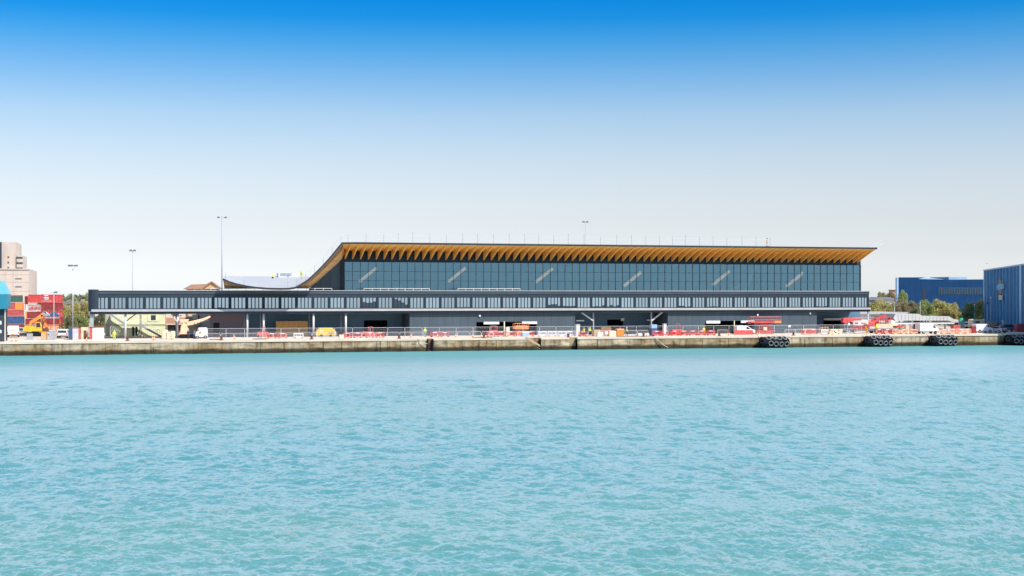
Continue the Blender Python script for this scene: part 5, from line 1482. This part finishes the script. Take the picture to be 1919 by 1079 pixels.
# ================================================================ BUILDINGS BEHIND
def backdrop_buildings():
    def B(px0, px1, y0, v, d, mt, t, name='wall', base=None, m_=None):
        m = MB(); m.box(U(px0, v), U(px1, v), v, v + d, base or GZ, Z((px0 + px1) / 2, y0, v)); return m.build(name, mt, t, world=True)
    v = 150
    t = thing('grain_silo', 'stained pale concrete silo building with stepped tower at the far left', 'silo', (U(27, v), v, GZ))
    B(-40, 55, 503.5, v, 40, 'silo', t)
    B(2.5, 31, 453.5, v + 6, 22, 'silo', t, 'tower', Z(27, 505, v)); B(-20, 2.2, 453, v + 4, 24, 'clad2', t, 'tower', Z(27, 505, v))  # left box coloured dark as the tower's shaded side face
    B(31.2, 43, 478.5, v + 5.5, 18, 'silo', t, 'stair_tower', Z(27, 505, v))
    m = MB(); m.box(U(-40, v), U(55.3, v), v - .25, v + .2, Z(27, 505, v), Z(27, 503, v)); m.build('parapet', 'silo', t, world=True)
    for y0 in (521.5, 536.5): m = MB(); m.box(U(28.5, v), U(41.5, v), v - .04, v, Z(35, y0 + 1.6, v), Z(35, y0, v)); m.build('window', 'claddark', t, world=True)
    for y0 in (480, 490, 500): m = MB(); m.box(U(14, v + 6), U(17, v + 6), v + 5.96, v + 6, Z(15, y0 + 3.5, v + 6), Z(15, y0, v + 6)); m.build('window', 'rust', t, world=True)
    for y0 in (481, 491, 501):
        for p in (31.6, 34.5, 37.4, 40.2):
            m = MB(); m.box(U(p, v + 5.5), U(p + 2.2, v + 5.5), v + 5.44, v + 5.5, Z(37, y0 + 3.6, v + 5.5), Z(37, y0, v + 5.5)); m.build('window', 'claddark', t, world=True)
    m = MB()
    for p in (-20, -5, 10, 25, 40): m.box(U(p, v), U(p, v) + .12, v - .05, v, GZ, Z(27, 505, v))
    for y0 in (514, 528, 545): m.box(U(-40, v), U(55, v), v - .05, v, Z(27, y0 + .5, v), Z(27, y0, v))
    m.build('joint', 'silo', t, world=True)
    # dark roof behind the trees left
    v = 190; t = thing('distant_shed', 'dark roofed shed beyond the trees right of the containers', 'shed', (U(135, v), v, GZ)); B(110, 176, 570, v, 25, 'slate', t)
    m = MB(); a, b = U(110, v), U(176, v); m.ext([(a - 1, Z(140, 570, v)), (b + 1, Z(140, 570, v)), (b - 1, Z(140, 564.5, v)), (a + 1, Z(140, 564.5, v))], v - 1, v + 26); m.build('roof', 'slate', t, world=True)
    # house with hipped roof above the gallery
    v = 110; t = thing('brick_house', 'sandy brick house with a brown pitched roof above the gallery parapet', 'house', (U(385, v), v, GZ))
    B(352, 412, 542, v, 12, 'brick', t); ze = Z(385, 541.5, v); zr = Z(392, 529, v); m = MB()
    a, b, c, d = U(347, v), U(361, v), U(393, v), U(414, v)
    m.add([(a, v - 1, ze), (d, v - 1, ze), (d, v + 13, ze), (a, v + 13, ze), (b, v + 6, zr - .5), (c + 1, v + 6, zr - .3)], [(0, 1, 5, 4), (1, 2, 5), (2, 3, 4, 5), (3, 0, 4), (0, 3, 2, 1)]); m.build('roof', 'brownroof', t, world=True)
    m = MB(); g0, g1 = U(378, v), U(413, v); m.ext([(g0, ze), (g1, ze), ((g0 + g1) / 2, zr)], v - 1.2, v + 6); m.build('gable', 'brick', t, world=True)
    m = MB()
    for p, q in (((g0 - .4, ze - .1), ((g0 + g1) / 2, zr + .15)), (((g0 + g1) / 2, zr + .15), (g1 + .4, ze - .1))): m.beam((p[0], v - 1.3, p[1]), (q[0], v - 1.3, q[1]), .5, .35)
    m.build('verge', 'brownroof', t, world=True)
    # low pavilion behind the gallery
    v = 60; t = thing('low_pavilion', 'low building with a pinkish roof and pale eaves seen beneath the gallery', 'building', (U(345, v), v, GZ))
    B(312, 392, 608, v, 12, 'cream', t); m = MB(); a, b = U(308, v), U(396, v)
    z0, z1, z2 = Z(350, 608, v), Z(350, 606, v), Z(350, 595.5, v)
    m.box(a, b, v - 1.2, v + 13, z0, z1); m.build('eaves', 'cream', t, world=True)
    m = MB(); m.add([(a, v - 1, z1 + .01), (b, v - 1, z1 + .01), (b, v + 13, z1 + .01), (a, v + 13, z1 + .01), (a, v + 4, z2), (b, v + 4, z2), (b, v + 9, z2), (a, v + 9, z2)], [(0, 1, 5, 4), (2, 3, 7, 6), (4, 5, 6, 7), (0, 4, 7, 3), (1, 2, 6, 5)]); m.build('roof', 'brownroof', t, world=True)
    m = MB(); m.box(a, b, v + 3.9, v + 4.2, z2, z2 + .3); m.box(U(362, v), U(372, v), v + 2, v + 5, z2 - .4, z2 + .7); m.build('ridge_unit', 'cream', t, world=True)
    m = MB(); m.box(U(314, v), U(346, v), v - .05, v, GZ + .4, z0 - .05); m.build('window', 'glassdk', t, world=True)
    # deep blue building
    v = 180; t = thing('blue_warehouse', 'deep blue clad building with a long window strip behind the trees', 'building', (U(1760, v), v, GZ))
    m = MB(); x0, x1, x2 = U(1683.5, v), U(1733, v), U(1846, v); zt = Z(1683, 519.5, v); z1 = Z(1733, 519.5, v); zt2 = Z(1790, 523.8, v)
    m.ext([(x0, GZ), (x2, GZ), (x2, Z(1843, 523.2, v)), (U(1785, v), zt2), (x1 + 1.5, zt2 + .15), (x1, z1), (x0, zt)], v, v + 50)
    SH = (SA + .271 * CA) / (CA - .271 * SA); m.v = [(p[0] + (p[1] - v) * SH, p[1], p[2]) for p in m.v]; m.build('wall', 'blue', t, world=True)
    m = MB(); m.box(x0 - .55, x0 - .005, v - .1, v + 1, GZ, zt - .1); m.build('corner_trim', 'bluelite', t, world=True)
    m = MB(); m.add([(U(1720, v), v - .02, Z(1720, 522.8, v)), (U(1770, v), v - .02, Z(1770, 523.6, v)), (U(1733, v), v - .02, Z(1733, 519.6, v)), (U(1720, v), v - .2, Z(1720, 522.8, v)), (U(1770, v), v - .2, Z(1770, 523.6, v)), (U(1733, v), v - .2, Z(1733, 519.6, v))], [(0, 2, 1), (3, 4, 5), (3, 5, 2, 0), (5, 4, 1, 2), (4, 3, 0, 1)]); m.build('roof_slope', 'bluelite', t, world=True)
    m = MB(); m.box(U(1790, v), U(1824, v), v + 4, v + 16, zt2 - .5, Z(1807, 518.5, v)); m.build('roof_unit', 'bluelite', t, world=True)
    wn = MB().box(U(1759, v), U(1842, v), v - .06, v, Z(1800, 551.5, v), Z(1800, 539, v)).build('window', 'claddark', t, world=True)
    m = MB()
    for i in range(18): x = U(1759, v) + (U(1842, v) - U(1759, v)) * i / 17; m.box(x - .06, x + .06, v - .12, v - .06, Z(1800, 551.5, v), Z(1800, 539, v))
    m.box(U(1759, v), U(1842, v), v - .12, v - .06, Z(1800, 539.6, v), Z(1800, 539, v)); m.build('frame', 'blue2', wn, world=True)
    m = MB(); m.box(U(1728.5, v), U(1735, v), v - .06, v, Z(1731, 563, v), Z(1731, 540, v)); m.build('window', 'claddark', t, world=True)
    m = MB(); x = x0 + 2.2
    while x < x2: m.box(x, x + .05, v - .03, v, GZ, zt2 - .3); x += 2.2
    m.build('panel_joint', 'blue', t, world=True)
    # lighter ribbed building, its front turned, at the right edge
    k = (1517 - PX0) / FPX; dx, dy = SA + k * CA, CA - k * SA; L_ = math.hypot(dx, dy); dx, dy = dx / L_, dy / L_
    k0 = (1845 - PX0) / FPX; t0 = 400.; P0 = (CX + t0 * (SA + k0 * CA), CY + t0 * (CA - k0 * SA))
    hz = H + (HY - 507.5) / FPX * t0 - GZ
    ang = math.atan2(-dy, -dx)                                 # local +x runs from the far corner toward the viewer
    t = thing('ribbed_building', 'tall mid blue building with pale vertical ribs at the right edge', 'building', (P0[0], P0[1], GZ), ang)
    Lb = 110
    def sx(px):                                               # distance along the front for a pixel column
        kk = (px - PX0) / FPX; rx, ry = SA + kk * CA, CA - kk * SA
        det = rx * (dy) - ry * (dx); bx, by = P0[0] - CX, P0[1] - CY
        tt = (bx * dy - by * dx) / det; return -((CX + tt * rx - P0[0]) * dx + (CY + tt * ry - P0[1]) * dy), tt
    MB().box(0, Lb, 0.0, 60, 0, hz).build('wall', 'blue2', t)
    s0 = sx(1912)[0]
    m = MB(); m.box(-.3, 1.6, -.25, 0, 0, hz + .1); m.build('corner_trim', 'bluelite', t)
    m = MB(); m.box(s0 + .2, s0 + 3, -.25, 0, 0, hz + .1); m.build('corner_trim', 'bluelite', t)
    m = MB(); m.box(-.3, Lb, -.3, .3, hz, hz + .35); m.build('coping', 'bluelite', t)
    for px in (1851.5, 1857, 1863.5, 1869.5, 1875.5, 1881, 1887.5, 1894, 1901, 1907.5):
        s_ = sx(px)[0]; MB().box(s_ - .30, s_ + .30, -.35, 0, 0, hz - .1).build('pilaster', 'bluerib', t)
    for px in (1854, 1860.5, 1866.5, 1872.5, 1878, 1884.5, 1891, 1897.5, 1904.5):
        s_ = sx(px)[0]; MB().box(s_ - .06, s_ + .06, -.1, 0, 0, hz - .1).build('panel_joint', 'blue2', t)
    def q(px, py): s_, tt = sx(px); return s_, H + (HY - py) / FPX * tt - GZ
    def patch(poly, y, mt, nm='emblem'):
        pts = [q(*p) for p in poly]; m = MB(); m.ext(pts, y - .12, y); m.build(nm, mt, t)
    patch([(1875, 531), (1874.5, 526), (1877.5, 522), (1880.5, 526), (1880, 531)], -.36, 'brownroof')
    patch([(1872, 543), (1872, 534), (1877, 531), (1885, 531.5), (1885, 540), (1881, 542)], -.37, 'emb')
    patch([(1875, 541.5), (1880.5, 541.5), (1880, 550), (1877, 553), (1875, 549)], -.36, 'brownroof')
    patch([(1875, 562), (1875, 553), (1882, 553), (1882, 562)], -.36, 'cabin_d')
    patch([(1885, 541), (1885.2, 531.5), (1887.5, 534), (1887.5, 539)], -.36, 'clad2')
    # pale link walkway shed
    v = 42; t = thing('covered_walkway', 'pale ribbed raised walkway with stepped sloping top beside the trees', 'walkway', (U(1740, v), v, GZ))
    f = lambda px, py: (U(px, v), Z(px, py, v))
    out = [f(1672, 601.5), f(1678, 588), f(1722, 588), f(1729, 592), f(1778, 592.5), f(1787, 597.5), f(1796, 599), f(1796, 604), f(1788, 604), f(1779, 600.5), f(1700, 600.5)]
    m = MB(); m.ext(out[::-1], v, v + 7); m.build('cladding', 'walkc', t, world=True)
    m = MB(); x = f(1683, 0)[0]
    while x < f(1780, 0)[0]:
        top = 588.5 if x < f(1722, 0)[0] else 593; m.box(x, x + .06, v - .05, v, f(1730, 600.3)[1], f(1730, top)[1]); x += .95
    m.build('rib', 'steel', t, world=True)
    m = MB()
    for px in (1690, 1712, 1734, 1756, 1776): m.box(U(px, v) - .12, U(px, v) + .12, v + 1, v + 1.3, GZ, Z(px, 600.4, v))
    m.build('post', 'offwhite', t, world=True)
    m = MB(); m.box(U(1672, v), U(1782, v), v - 1.5, v + 6, Z(1720, 607, v), Z(1720, 604.5, v)); m.build('floor_beam', 'offwhite', t, world=True)
    v = 75; t = thing('low_white_building', 'low pale building with a flat grey blue roof behind the red boom lift', 'building', (U(1670, v), v, GZ))
    B(1600, 1712, 588, v, 20, 'offwhite', t); m = MB(); m.box(U(1598, v), U(1714, v), v - 1, v + 21, Z(1660, 588, v), Z(1660, 585, v)); m.build('roof', 'band', t, world=True)
    m = MB(); m.box(U(1632, v), U(1675, v), v - .06, v, Z(1650, 597, v), Z(1650, 591, v)); m.build('window', 'steel', t, world=True)
    v = 200; t = thing('distant_house', 'small house with dark slate roof just right of the terminal', 'house', (U(1640, v), v, GZ))
    B(1620, 1648, 562, v, 14, 'offwhite', t); a, b = U(1616, v), U(1652, v); z = Z(1640, 562, v); zr = Z(1640, 555, v)
    m = MB(); m.add([(a, v - 1, z), (b, v - 1, z), (b, v + 15, z), (a, v + 15, z), (a + 1, v + 7, zr), (b - 4, v + 7, zr)], [(0, 1, 5, 4), (1, 2, 5), (2, 3, 4, 5), (3, 0, 4), (0, 3, 2, 1)]); m.build('roof', 'slate', t, world=True)
    v = 330; t = thing('distant_house', 'far red brick block beyond the trees left of the blue building', 'house', (U(1676, v), v, GZ))
    B(1672, 1684, 543.5, v, 3, 'brownroof', t); m = MB(); m.box(U(1671, v), U(1685, v), v - .5, v + 3.5, Z(1678, 543.5, v), Z(1678, 542.8, v)); m.build('roof', 'slate', t, world=True)
    v = 260; t = thing('distant_house', 'long grey roof among the far trees left of the blue building', 'house', (U(1660, v), v, GZ))
    B(1648, 1684, 561, v, 14, 'offwhite', t); m = MB(); a, b = U(1646, v), U(1686, v); m.add([(a, v - 1, Z(1665, 561, v)), (b, v - 1, Z(1665, 561, v)), (b, v + 15, Z(1665, 561, v)), (a, v + 15, Z(1665, 561, v)), (a + 1, v + 7, Z(1665, 556.5, v)), (b - 1, v + 7, Z(1665, 556.5, v))], [(0, 1, 5, 4), (1, 2, 5), (2, 3, 4, 5), (3, 0, 4), (0, 3, 2, 1)]); m.build('roof', 'slate', t, world=True)
    # mint green fence and green tent at the right
    v = 60; t = thing('green_screen_fence', 'mint green sheeted fence in front of the ribbed blue building', 'fence', (U(1860, v), v, GZ)); h = Z(1860, 601, v)
    a, b = U(1797, v), U(1990, v); n = 14
    for i in range(n): x0 = a + (b - a) * i / n; MB().box(x0 + .03, x0 + (b - a) / n - .03, v, v + .06, GZ, h).build('sheet', 'greenmesh', t, world=True)
    m = MB()
    for i in range(n + 1): x0 = a + (b - a) * i / n; m.box(x0 - .05, x0 + .05, v - .04, v + .1, GZ, h + .1)
    m.build('post', 'galv', t, world=True)
    v = 56; x = U(1802, v); t = thing('green_tent', 'small bright green domed canopy at the end of the pale walkway', 'canopy', (x, v, GZ)); zt = Z(1802, 595.5, v) - GZ
    mt = mat('bright_green_canvas', (.03, .42, .22), .7, .1, 2); m = MB(); m.cyl((0, 0, zt - .7), (0, 0, zt - .15), .85, .5, 12); m.cyl((0, 0, zt - .15), (0, 0, zt), .5, .1, 12); m.build('canopy', mt, t)
    m = MB()
    for i in range(4): a_ = i * math.pi / 2 + .7; m.cyl((.6 * math.cos(a_), .6 * math.sin(a_), 0), (.6 * math.cos(a_), .6 * math.sin(a_), zt - .65), .05, n=6)
    m.build('leg', 'galv', t)
    # dark slanted canopy and cream wall far right
    v = 52; t = thing('slanted_canopy', 'dark sloping canopy frame before the ribbed blue building', 'canopy', (U(1895, v), v, GZ)); a, b = pt(1886, 588.5, v), pt(1905, 597, v)
    MB().beam(a, b, 3.0, .18).build('canopy', 'clad2', t, world=True); MB().beam(a, pt(1905, 592, v), .1, .1).build('brace', 'galv', t, world=True)
    m = MB(); m.box(b[0] - .1, b[0] + .1, v, v + .2, GZ, b[2] + .7); m.box(a[0] + .9, a[0] + 1.05, v, v + .2, GZ, a[2] - .5); m.build('post', 'steel', t, world=True)
    v = 48; t = thing('cream_wall', 'low cream wall behind the parked cars at the right end', 'wall', (U(1900, v), v, GZ))
    m = MB(); m.box(U(1880, v), U(1975, v), v, v + .5, GZ, Z(1900, 602.5, v)); m.build('wall', 'cream', t, world=True)
    m = MB(); m.box(U(1879, v), U(1976, v), v - .1, v + .6, Z(1900, 602.5, v), Z(1900, 600.5, v)); m.build('coping', 'offwhite', t, world=True)
    v = 50; t = thing('timber_stack', 'low brown stacked timber at the right edge above the cream wall', 'timber stack', (U(1912, v), v, GZ))
    for i in range(5): MB().box(U(1898, v) + i * .9, U(1980, v), v + 1, v + 3, GZ + i * .85, GZ + i * .85 + .75).build('board', 'brick', t, world=True)
backdrop_buildings()

# ================================================================ LAMP POSTS
def lamps():
    def lamp(lab, px, ytop, v, r, head, mt='galv', grp=None):
        x = U(px, v); h = Z(px, ytop, v) - GZ
        t = thing('lamp_post', lab, 'lamp post', (x, v, GZ))
        MB().cyl((0, 0, 0), (0, 0, h), r, r * .55, n=10).build('pole', mt, t, smooth=True)
        MB().cyl((0, 0, 0), (0, 0, .5), r * 1.9, r * 1.6, n=10).build('base', 'steel', t)
        if head[0] == 'bar':
            w = head[1]; MB().box(-w, w, -.07, .07, h - .05, h + .06).build('cross_arm', 'steel', t)
            for s in head[2]:
                m = MB(); m.ext([(s * w - .3, h - .18), (s * w + .3, h - .18), (s * w + .22, h + .16), (s * w - .22, h + .16)], -.25, .25); m.build('lamp_head', 'grey', t)
        elif head[0] == 'ring':
            MB().torus((0, 0, h), (0, 0, 1), head[1], .06, 16, 6).build('ring', 'steel', t)
            for i in range(6):
                a = i * math.pi / 3 + .3; m = MB(); m.box(math.cos(a) * head[1] - .2, math.cos(a) * head[1] + .2, math.sin(a) * head[1] - .15, math.sin(a) * head[1] + .15, h - .22, h + .1); m.build('lamp_head', 'grey', t)
        elif head[0] == 'ball':
            MB().ball((0, 0, h), head[1], n=12, k=8).build('lamp_head', 'white', t, smooth=True)
    lamp('thin pale pink lamp post in front of the bright red container', 101, 547.5, 10, .07, ('bar', .35, (1,)), 'offwhite')
    lamp('lamp post with a ring of floodlights between containers and gallery', 136.5, 497, 30, .12, ('ring', .75))
    lamp('lamp post with twin heads rising behind the gallery, second from the left above the roofs', 248.5, 469, 40, .10, ('bar', .38, (-1, 1)), 'steel')
    lamp('tallest mast with floodlights on a cross arm at the low end of the roof', 416, 407, 78, .20, ('bar', .85, (-1, 1)), 'steel')
    lamp('lamp mast rising behind the high roof with a flat head', 1097, 415.5, 85, .14, ('bar', .5, (-1, 1)), 'steel')
    lamp('short lamp post with two heads behind the boom lift', 1676.5, 571.5, 60, .09, ('bar', .45, (-1, 1)), 'galv')
    lamp('thin pale green pole in front of the round green tree', 1724.5, 566, 50, .05, ('ball', .1), 'cabin')
    lamp('lamp post with two pale heads at the left part of the ribbed blue building', 1850.3, 567.5, 62, .10, ('bar', .32, (-1, 1)), 'offwhite')
    lamp('thin post with a small round top in front of the ribbed blue building', 1857, 557.5, 58, .08, ('ball', .22), 'offwhite')
    lamp('lamp post with two pale heads near the right edge', 1912, 568, 62, .10, ('bar', .55, (-1, 1)), 'offwhite')
    lamp('thin greenish pole in front of the dark tree beside the ribbed building', 1826, 571, 60, .06, ('ball', .12), 'tealite')
lamps()

def bird():
    v = 120; x, y, z = pt(1850, 493.5, v); t = thing('bird', 'small gull flying above the ribbed blue building', 'bird', (x, y, z))
    m = MB(); m.ball((0, 0, 0), .16, (2.0, .8, .8), 10, 6); m.build('body', 'steel', t, smooth=True)
    for s in (-1, 1):
        m = MB(); m.add([(.12, 0, .02), (-.12, 0, .02), (-.1, s * .35, .22), (.1, s * .35, .22), (-.12, s * .75, .1), (-.05, s * .75, .1), (.12, 0, .06), (-.12, 0, .06), (-.1, s * .35, .25), (.1, s * .35, .25)], [(0, 1, 2, 3), (3, 2, 4, 5), (6, 9, 8, 7), (0, 3, 9, 6), (1, 7, 8, 2)]); m.build('wing', 'offwhite', t)
bird()

# ================================================================ TREES
def leaf_mesh(name, seed, R, Hh, n, size, shape='round'):
    r = np.random.default_rng(seed)
    nb = 34
    c = []
    while len(c) < nb:
        p = r.uniform(-1, 1, 3)
        if np.linalg.norm(p) < 1: c.append(p * np.array([.82, .82, .86]))
    c = np.array(c); rad = r.uniform(.16, .36, nb)
    w = rad ** 2; w /= w.sum()
    k = r.choice(nb, n, p=w)
    d = r.normal(size=(n, 3)); d /= np.linalg.norm(d, axis=1)[:, None]
    pos = c[k] + d * rad[k][:, None] * r.uniform(.55, 1.08, n)[:, None]
    if shape == 'low': pos[:, 2] = np.where(pos[:, 2] < -.4, pos[:, 2] * .8, pos[:, 2])
    pos = pos * np.array([R, R, Hh / 2]) + np.array([0, 0, Hh / 2])
    nrm = d * .6 + r.normal(size=(n, 3)) * .6; nrm /= np.linalg.norm(nrm, axis=1)[:, None]
    a = np.cross(nrm, r.normal(size=(n, 3))); a /= np.linalg.norm(a, axis=1)[:, None]
    b = np.cross(nrm, a); s = size * r.uniform(.5, 1.25, n)[:, None]
    v = np.stack([pos - a * s, pos + b * s * .55, pos + a * s, pos - b * s * .55], 1).reshape(-1, 3)
    f = np.arange(4 * n).reshape(-1, 4)
    me = bpy.data.meshes.new(name); me.vertices.add(4 * n); me.vertices.foreach_set('co', v.astype(np.float32).ravel())
    me.loops.add(4 * n); me.loops.foreach_set('vertex_index', f.astype(np.int32).ravel())
    me.polygons.add(n); me.polygons.foreach_set('loop_start', np.arange(0, 4 * n, 4, dtype=np.int32)); me.update()
    return me
def trees():
    trunk = MB(); trunk.cyl((0, 0, -1), (0, 0, 5), .32, .18, 10)
    for i in range(9):
        a = i * 2.4; z = 2.2 + i * .42; trunk.cyl((0, 0, z), (math.cos(a) * 2.3, math.sin(a) * 2.3, z + 2.2), .11, .04, 7)
    trunk.cyl((0, 0, 5), (.2, .1, 8), .18, .05, 8)
    tm = trunk.build('trunk', 'trunk'); tmesh = tm.data; bpy.data.objects.remove(tm)
    protos = [leaf_mesh('crown', i + 1, 4.6, 8.6, 6800, .30) for i in range(5)]
    cnt = [0]
    def tree(lab, px, ytop, wpx, v, leaf, kind, seed=None, grp=None, name='tree', base_lift=0):
        x = U(px, v); ztop = Z(px, ytop, v); hh = ztop - GZ; w = wpx / scl(px, v)
        t = thing(name, lab, 'tree', (x, v, GZ), 0, grp)
        me = protos[(seed if seed is not None else cnt[0]) % 5]; key = me.name + leaf
        if key not in bpy.data.meshes:
            m2 = me.copy(); m2.name = key; m2.materials.append(M[leaf])
        m2 = bpy.data.meshes[key]
        o = bpy.data.objects.new('crown', m2); scene.collection.objects.link(o); o.parent = t
        ch = hh * (1 - kind); o.location = (0, 0, hh * kind); o.scale = (w / 9.2, w / 9.2, ch / 8.6); o.rotation_euler = (0, 0, cnt[0] * 1.7)
        q = bpy.data.objects.new('trunk', tmesh); scene.collection.objects.link(q); q.parent = t; q.scale = (w / 9.2, w / 9.2, hh / 9.5)
        cnt[0] += 1
    g = 'trees behind the quay yard'
    L = [
        ('yellow green tree, leftmost beside the container stack', 122, 568, 26, 70, 'leaf_y', .02),
        ('yellow green tree behind the ring lamp post', 140, 566, 30, 78, 'leaf_y', .02),
        ('yellow green tree touching the left end of the gallery', 158, 563, 30, 72, 'leaf_y', .02),
        ('dark bushy tree low behind the lamp post, left of the gallery', 131, 590, 26, 55, 'leaf_d', .0),
        ('dull green tree low in front of the yellow ones, left of the gallery', 152, 588, 28, 58, 'leaf_g', .0),
        ('dark tree under the gallery between end column and cabins', 184, 586, 34, 50, 'leaf_d', .0),
        ('brownish tree under the gallery close to the cabins', 198, 588, 24, 62, 'leaf_b', .0),
        ('dark tree seen under the gallery above the pavilion roof', 330, 584, 26, 95, 'leaf_d', .0),
        ('green tree seen under the gallery at the end of the pavilion', 376, 586, 30, 95, 'leaf_g', .0),
        ('yellow green tree just right of the terminal corner', 1636, 560, 34, 95, 'leaf_y', .0),
        ('yellow green tree, second right of the terminal corner', 1657, 561, 34, 100, 'leaf_y', .0),
        ('low yellow green tree behind the short lamp post', 1672, 567, 24, 90, 'leaf_y', .0),
        ('far hazy brownish tree above the slate roof', 1652, 546.5, 30, 300, 'leaf_b', .0),
        ('far hazy brownish tree beside the red brick block', 1668, 547, 26, 290, 'leaf_b', .0),
        ('far olive tree at the left foot of the blue building', 1684, 551, 20, 240, 'leaf_b', .0),
        ('dark green tall tree against the left corner of the blue building', 1692, 544.5, 26, 120, 'leaf_g', .0),
        ('brownish tree below the tall dark one at the blue building', 1688, 562, 30, 85, 'leaf_b', .0),
        ('brown bare looking bush between the tall dark and bright green trees', 1707, 563, 28, 88, 'leaf_b', .0),
        ('bright green round tree left of the largest olive tree', 1734, 562.5, 38, 80, 'leaf_g', .0),
        ('largest olive tree in the middle of the blue building', 1761, 559, 48, 84, 'leaf_y', .0),
        ('olive tree leaning out right of the largest one', 1783, 568, 36, 80, 'leaf_y', .0),
        ('yellowish low tree at the end of the pale walkway', 1790, 580, 24, 66, 'leaf_y', .0),
        ('dark low tree under the bright green one', 1722, 574, 36, 72, 'leaf_d', .0),
        ('dark green tree left part of the pair beside the ribbed building', 1816, 568, 30, 84, 'leaf_g', .0),
        ('tall olive tree beside the ribbed blue building', 1830, 559.5, 32, 90, 'leaf_y', .0),
        ('low dark tree at the foot of the ribbed blue building', 1812, 580, 26, 72, 'leaf_d', .0),
        ('low yellow bush in front of the ribbed building corner', 1838, 590, 16, 66, 'leaf_y', .0),
    ]
    for i, (lab, px, yt, w, v, lf, kd) in enumerate(L): tree(lab, px, yt, w, v, lf, kd, grp=g)
    # far wooded skyline hidden mostly by the buildings
    r = random.Random(3); m = MB()
    me = leaf_mesh('far_woods', 77, 1, 1, 26000, .013)
    n = len(me.vertices); co = np.empty(n * 3, np.float32); me.vertices.foreach_get('co', co); co = co.reshape(-1, 3)
    cen = co.reshape(-1, 4, 3).mean(1); loc = co.reshape(-1, 4, 3) - cen[:, None, :]
    rr = np.random.default_rng(8); N = len(cen)
    nx = rr.uniform(-420, 620, N); nz = rr.uniform(0, 1, N) ** 1.0 * (7.2 + 1.6 * np.sin(nx * .05) + 1.2 * np.sin(nx * .017 + 1) + rr.normal(0, .3, N)); ny = 430 + rr.uniform(0, 30, N)
    new = np.stack([nx, ny, nz + GZ - .3], 1)[:, None, :] + loc * 150
    me.vertices.foreach_set('co', new.astype(np.float32).ravel()); me.materials.append(M['leaf_d']); me.update()
    o = bpy.data.objects.new('treeline', me); scene.collection.objects.link(o); tag(o, 'far dark treeline along the horizon behind the buildings', 'treeline', kind='stuff')
trees()

LAND = [(0, 'the teal shed'), (66, 'the excavator'), (118, 'the white off-road car'), (258, 'the pale green cabins'), (463, 'the first pair of white columns'), (547, 'the plywood hoarding'), (611, 'the yellow compressor'),
        (697, 'the doorway under the gallery'), (806, 'the ladder'), (925, 'the dark red lift'), (998, 'the quay steps'), (1083, 'the grey cabinet'), (1163, 'the orange skip'), (1246, 'the narrow white cabinet'), (1319, 'the person all in yellow'),
        (1397, 'the small white van'), (1479, 'the white notice'), (1545, 'the wooden crate frame'), (1620, 'the big red boom lift'), (1743, 'the white box van'), (1846, 'the white van near the right end')]
ORD = ['nearest', 'second nearest', 'third nearest', 'fourth nearest', 'fifth nearest', 'sixth nearest', 'seventh nearest', 'eighth nearest']
def px_of(o):
    dx, dy = o.location.x - CX, o.location.y - CY; return PX0 + FPX * (dx * CA - dy * SA) / (dx * SA + dy * CA)
def relabel(base, head):
    for side in ('left', 'right'):
        pass
    items = sorted([o for o in scene.objects if o.parent is None and o.name.split('.')[0] == base[0] and (len(base) < 2 or base[1] in o.get('label', ''))], key=px_of)
    slot = {}
    for o in items:
        w_ = .0; px = px_of(o) + (14 if base[0] != 'traffic_cone' and base[0] != 'bollard' else 0)
        d, name, lx = min((abs(px - l), n_, l) for l, n_ in LAND)
        slot.setdefault((name, 'left' if px < lx else 'right'), []).append((d, o))
    for (name, side), L in slot.items():
        for k, (d, o) in enumerate(sorted(L, key=lambda q: q[0])):
            o['label'] = f"{head}, {ORD[k]} to the {side} of {name}"
relabel(('fence_panel',), 'tall mesh fence panel')
relabel(('crowd_barrier',), 'low galvanised barrier')
relabel(('plastic_barrier', 'red plastic'), 'red plastic barrier')
relabel(('plastic_barrier', 'orange plastic'), 'orange plastic barrier')
relabel(('plastic_barrier', 'white plastic'), 'white plastic barrier')
relabel(('traffic_cone',), 'traffic cone')
relabel(('bollard',), 'rusty bollard')
for m_ in list(bpy.data.meshes):
    if m_.users == 0: bpy.data.meshes.remove(m_)
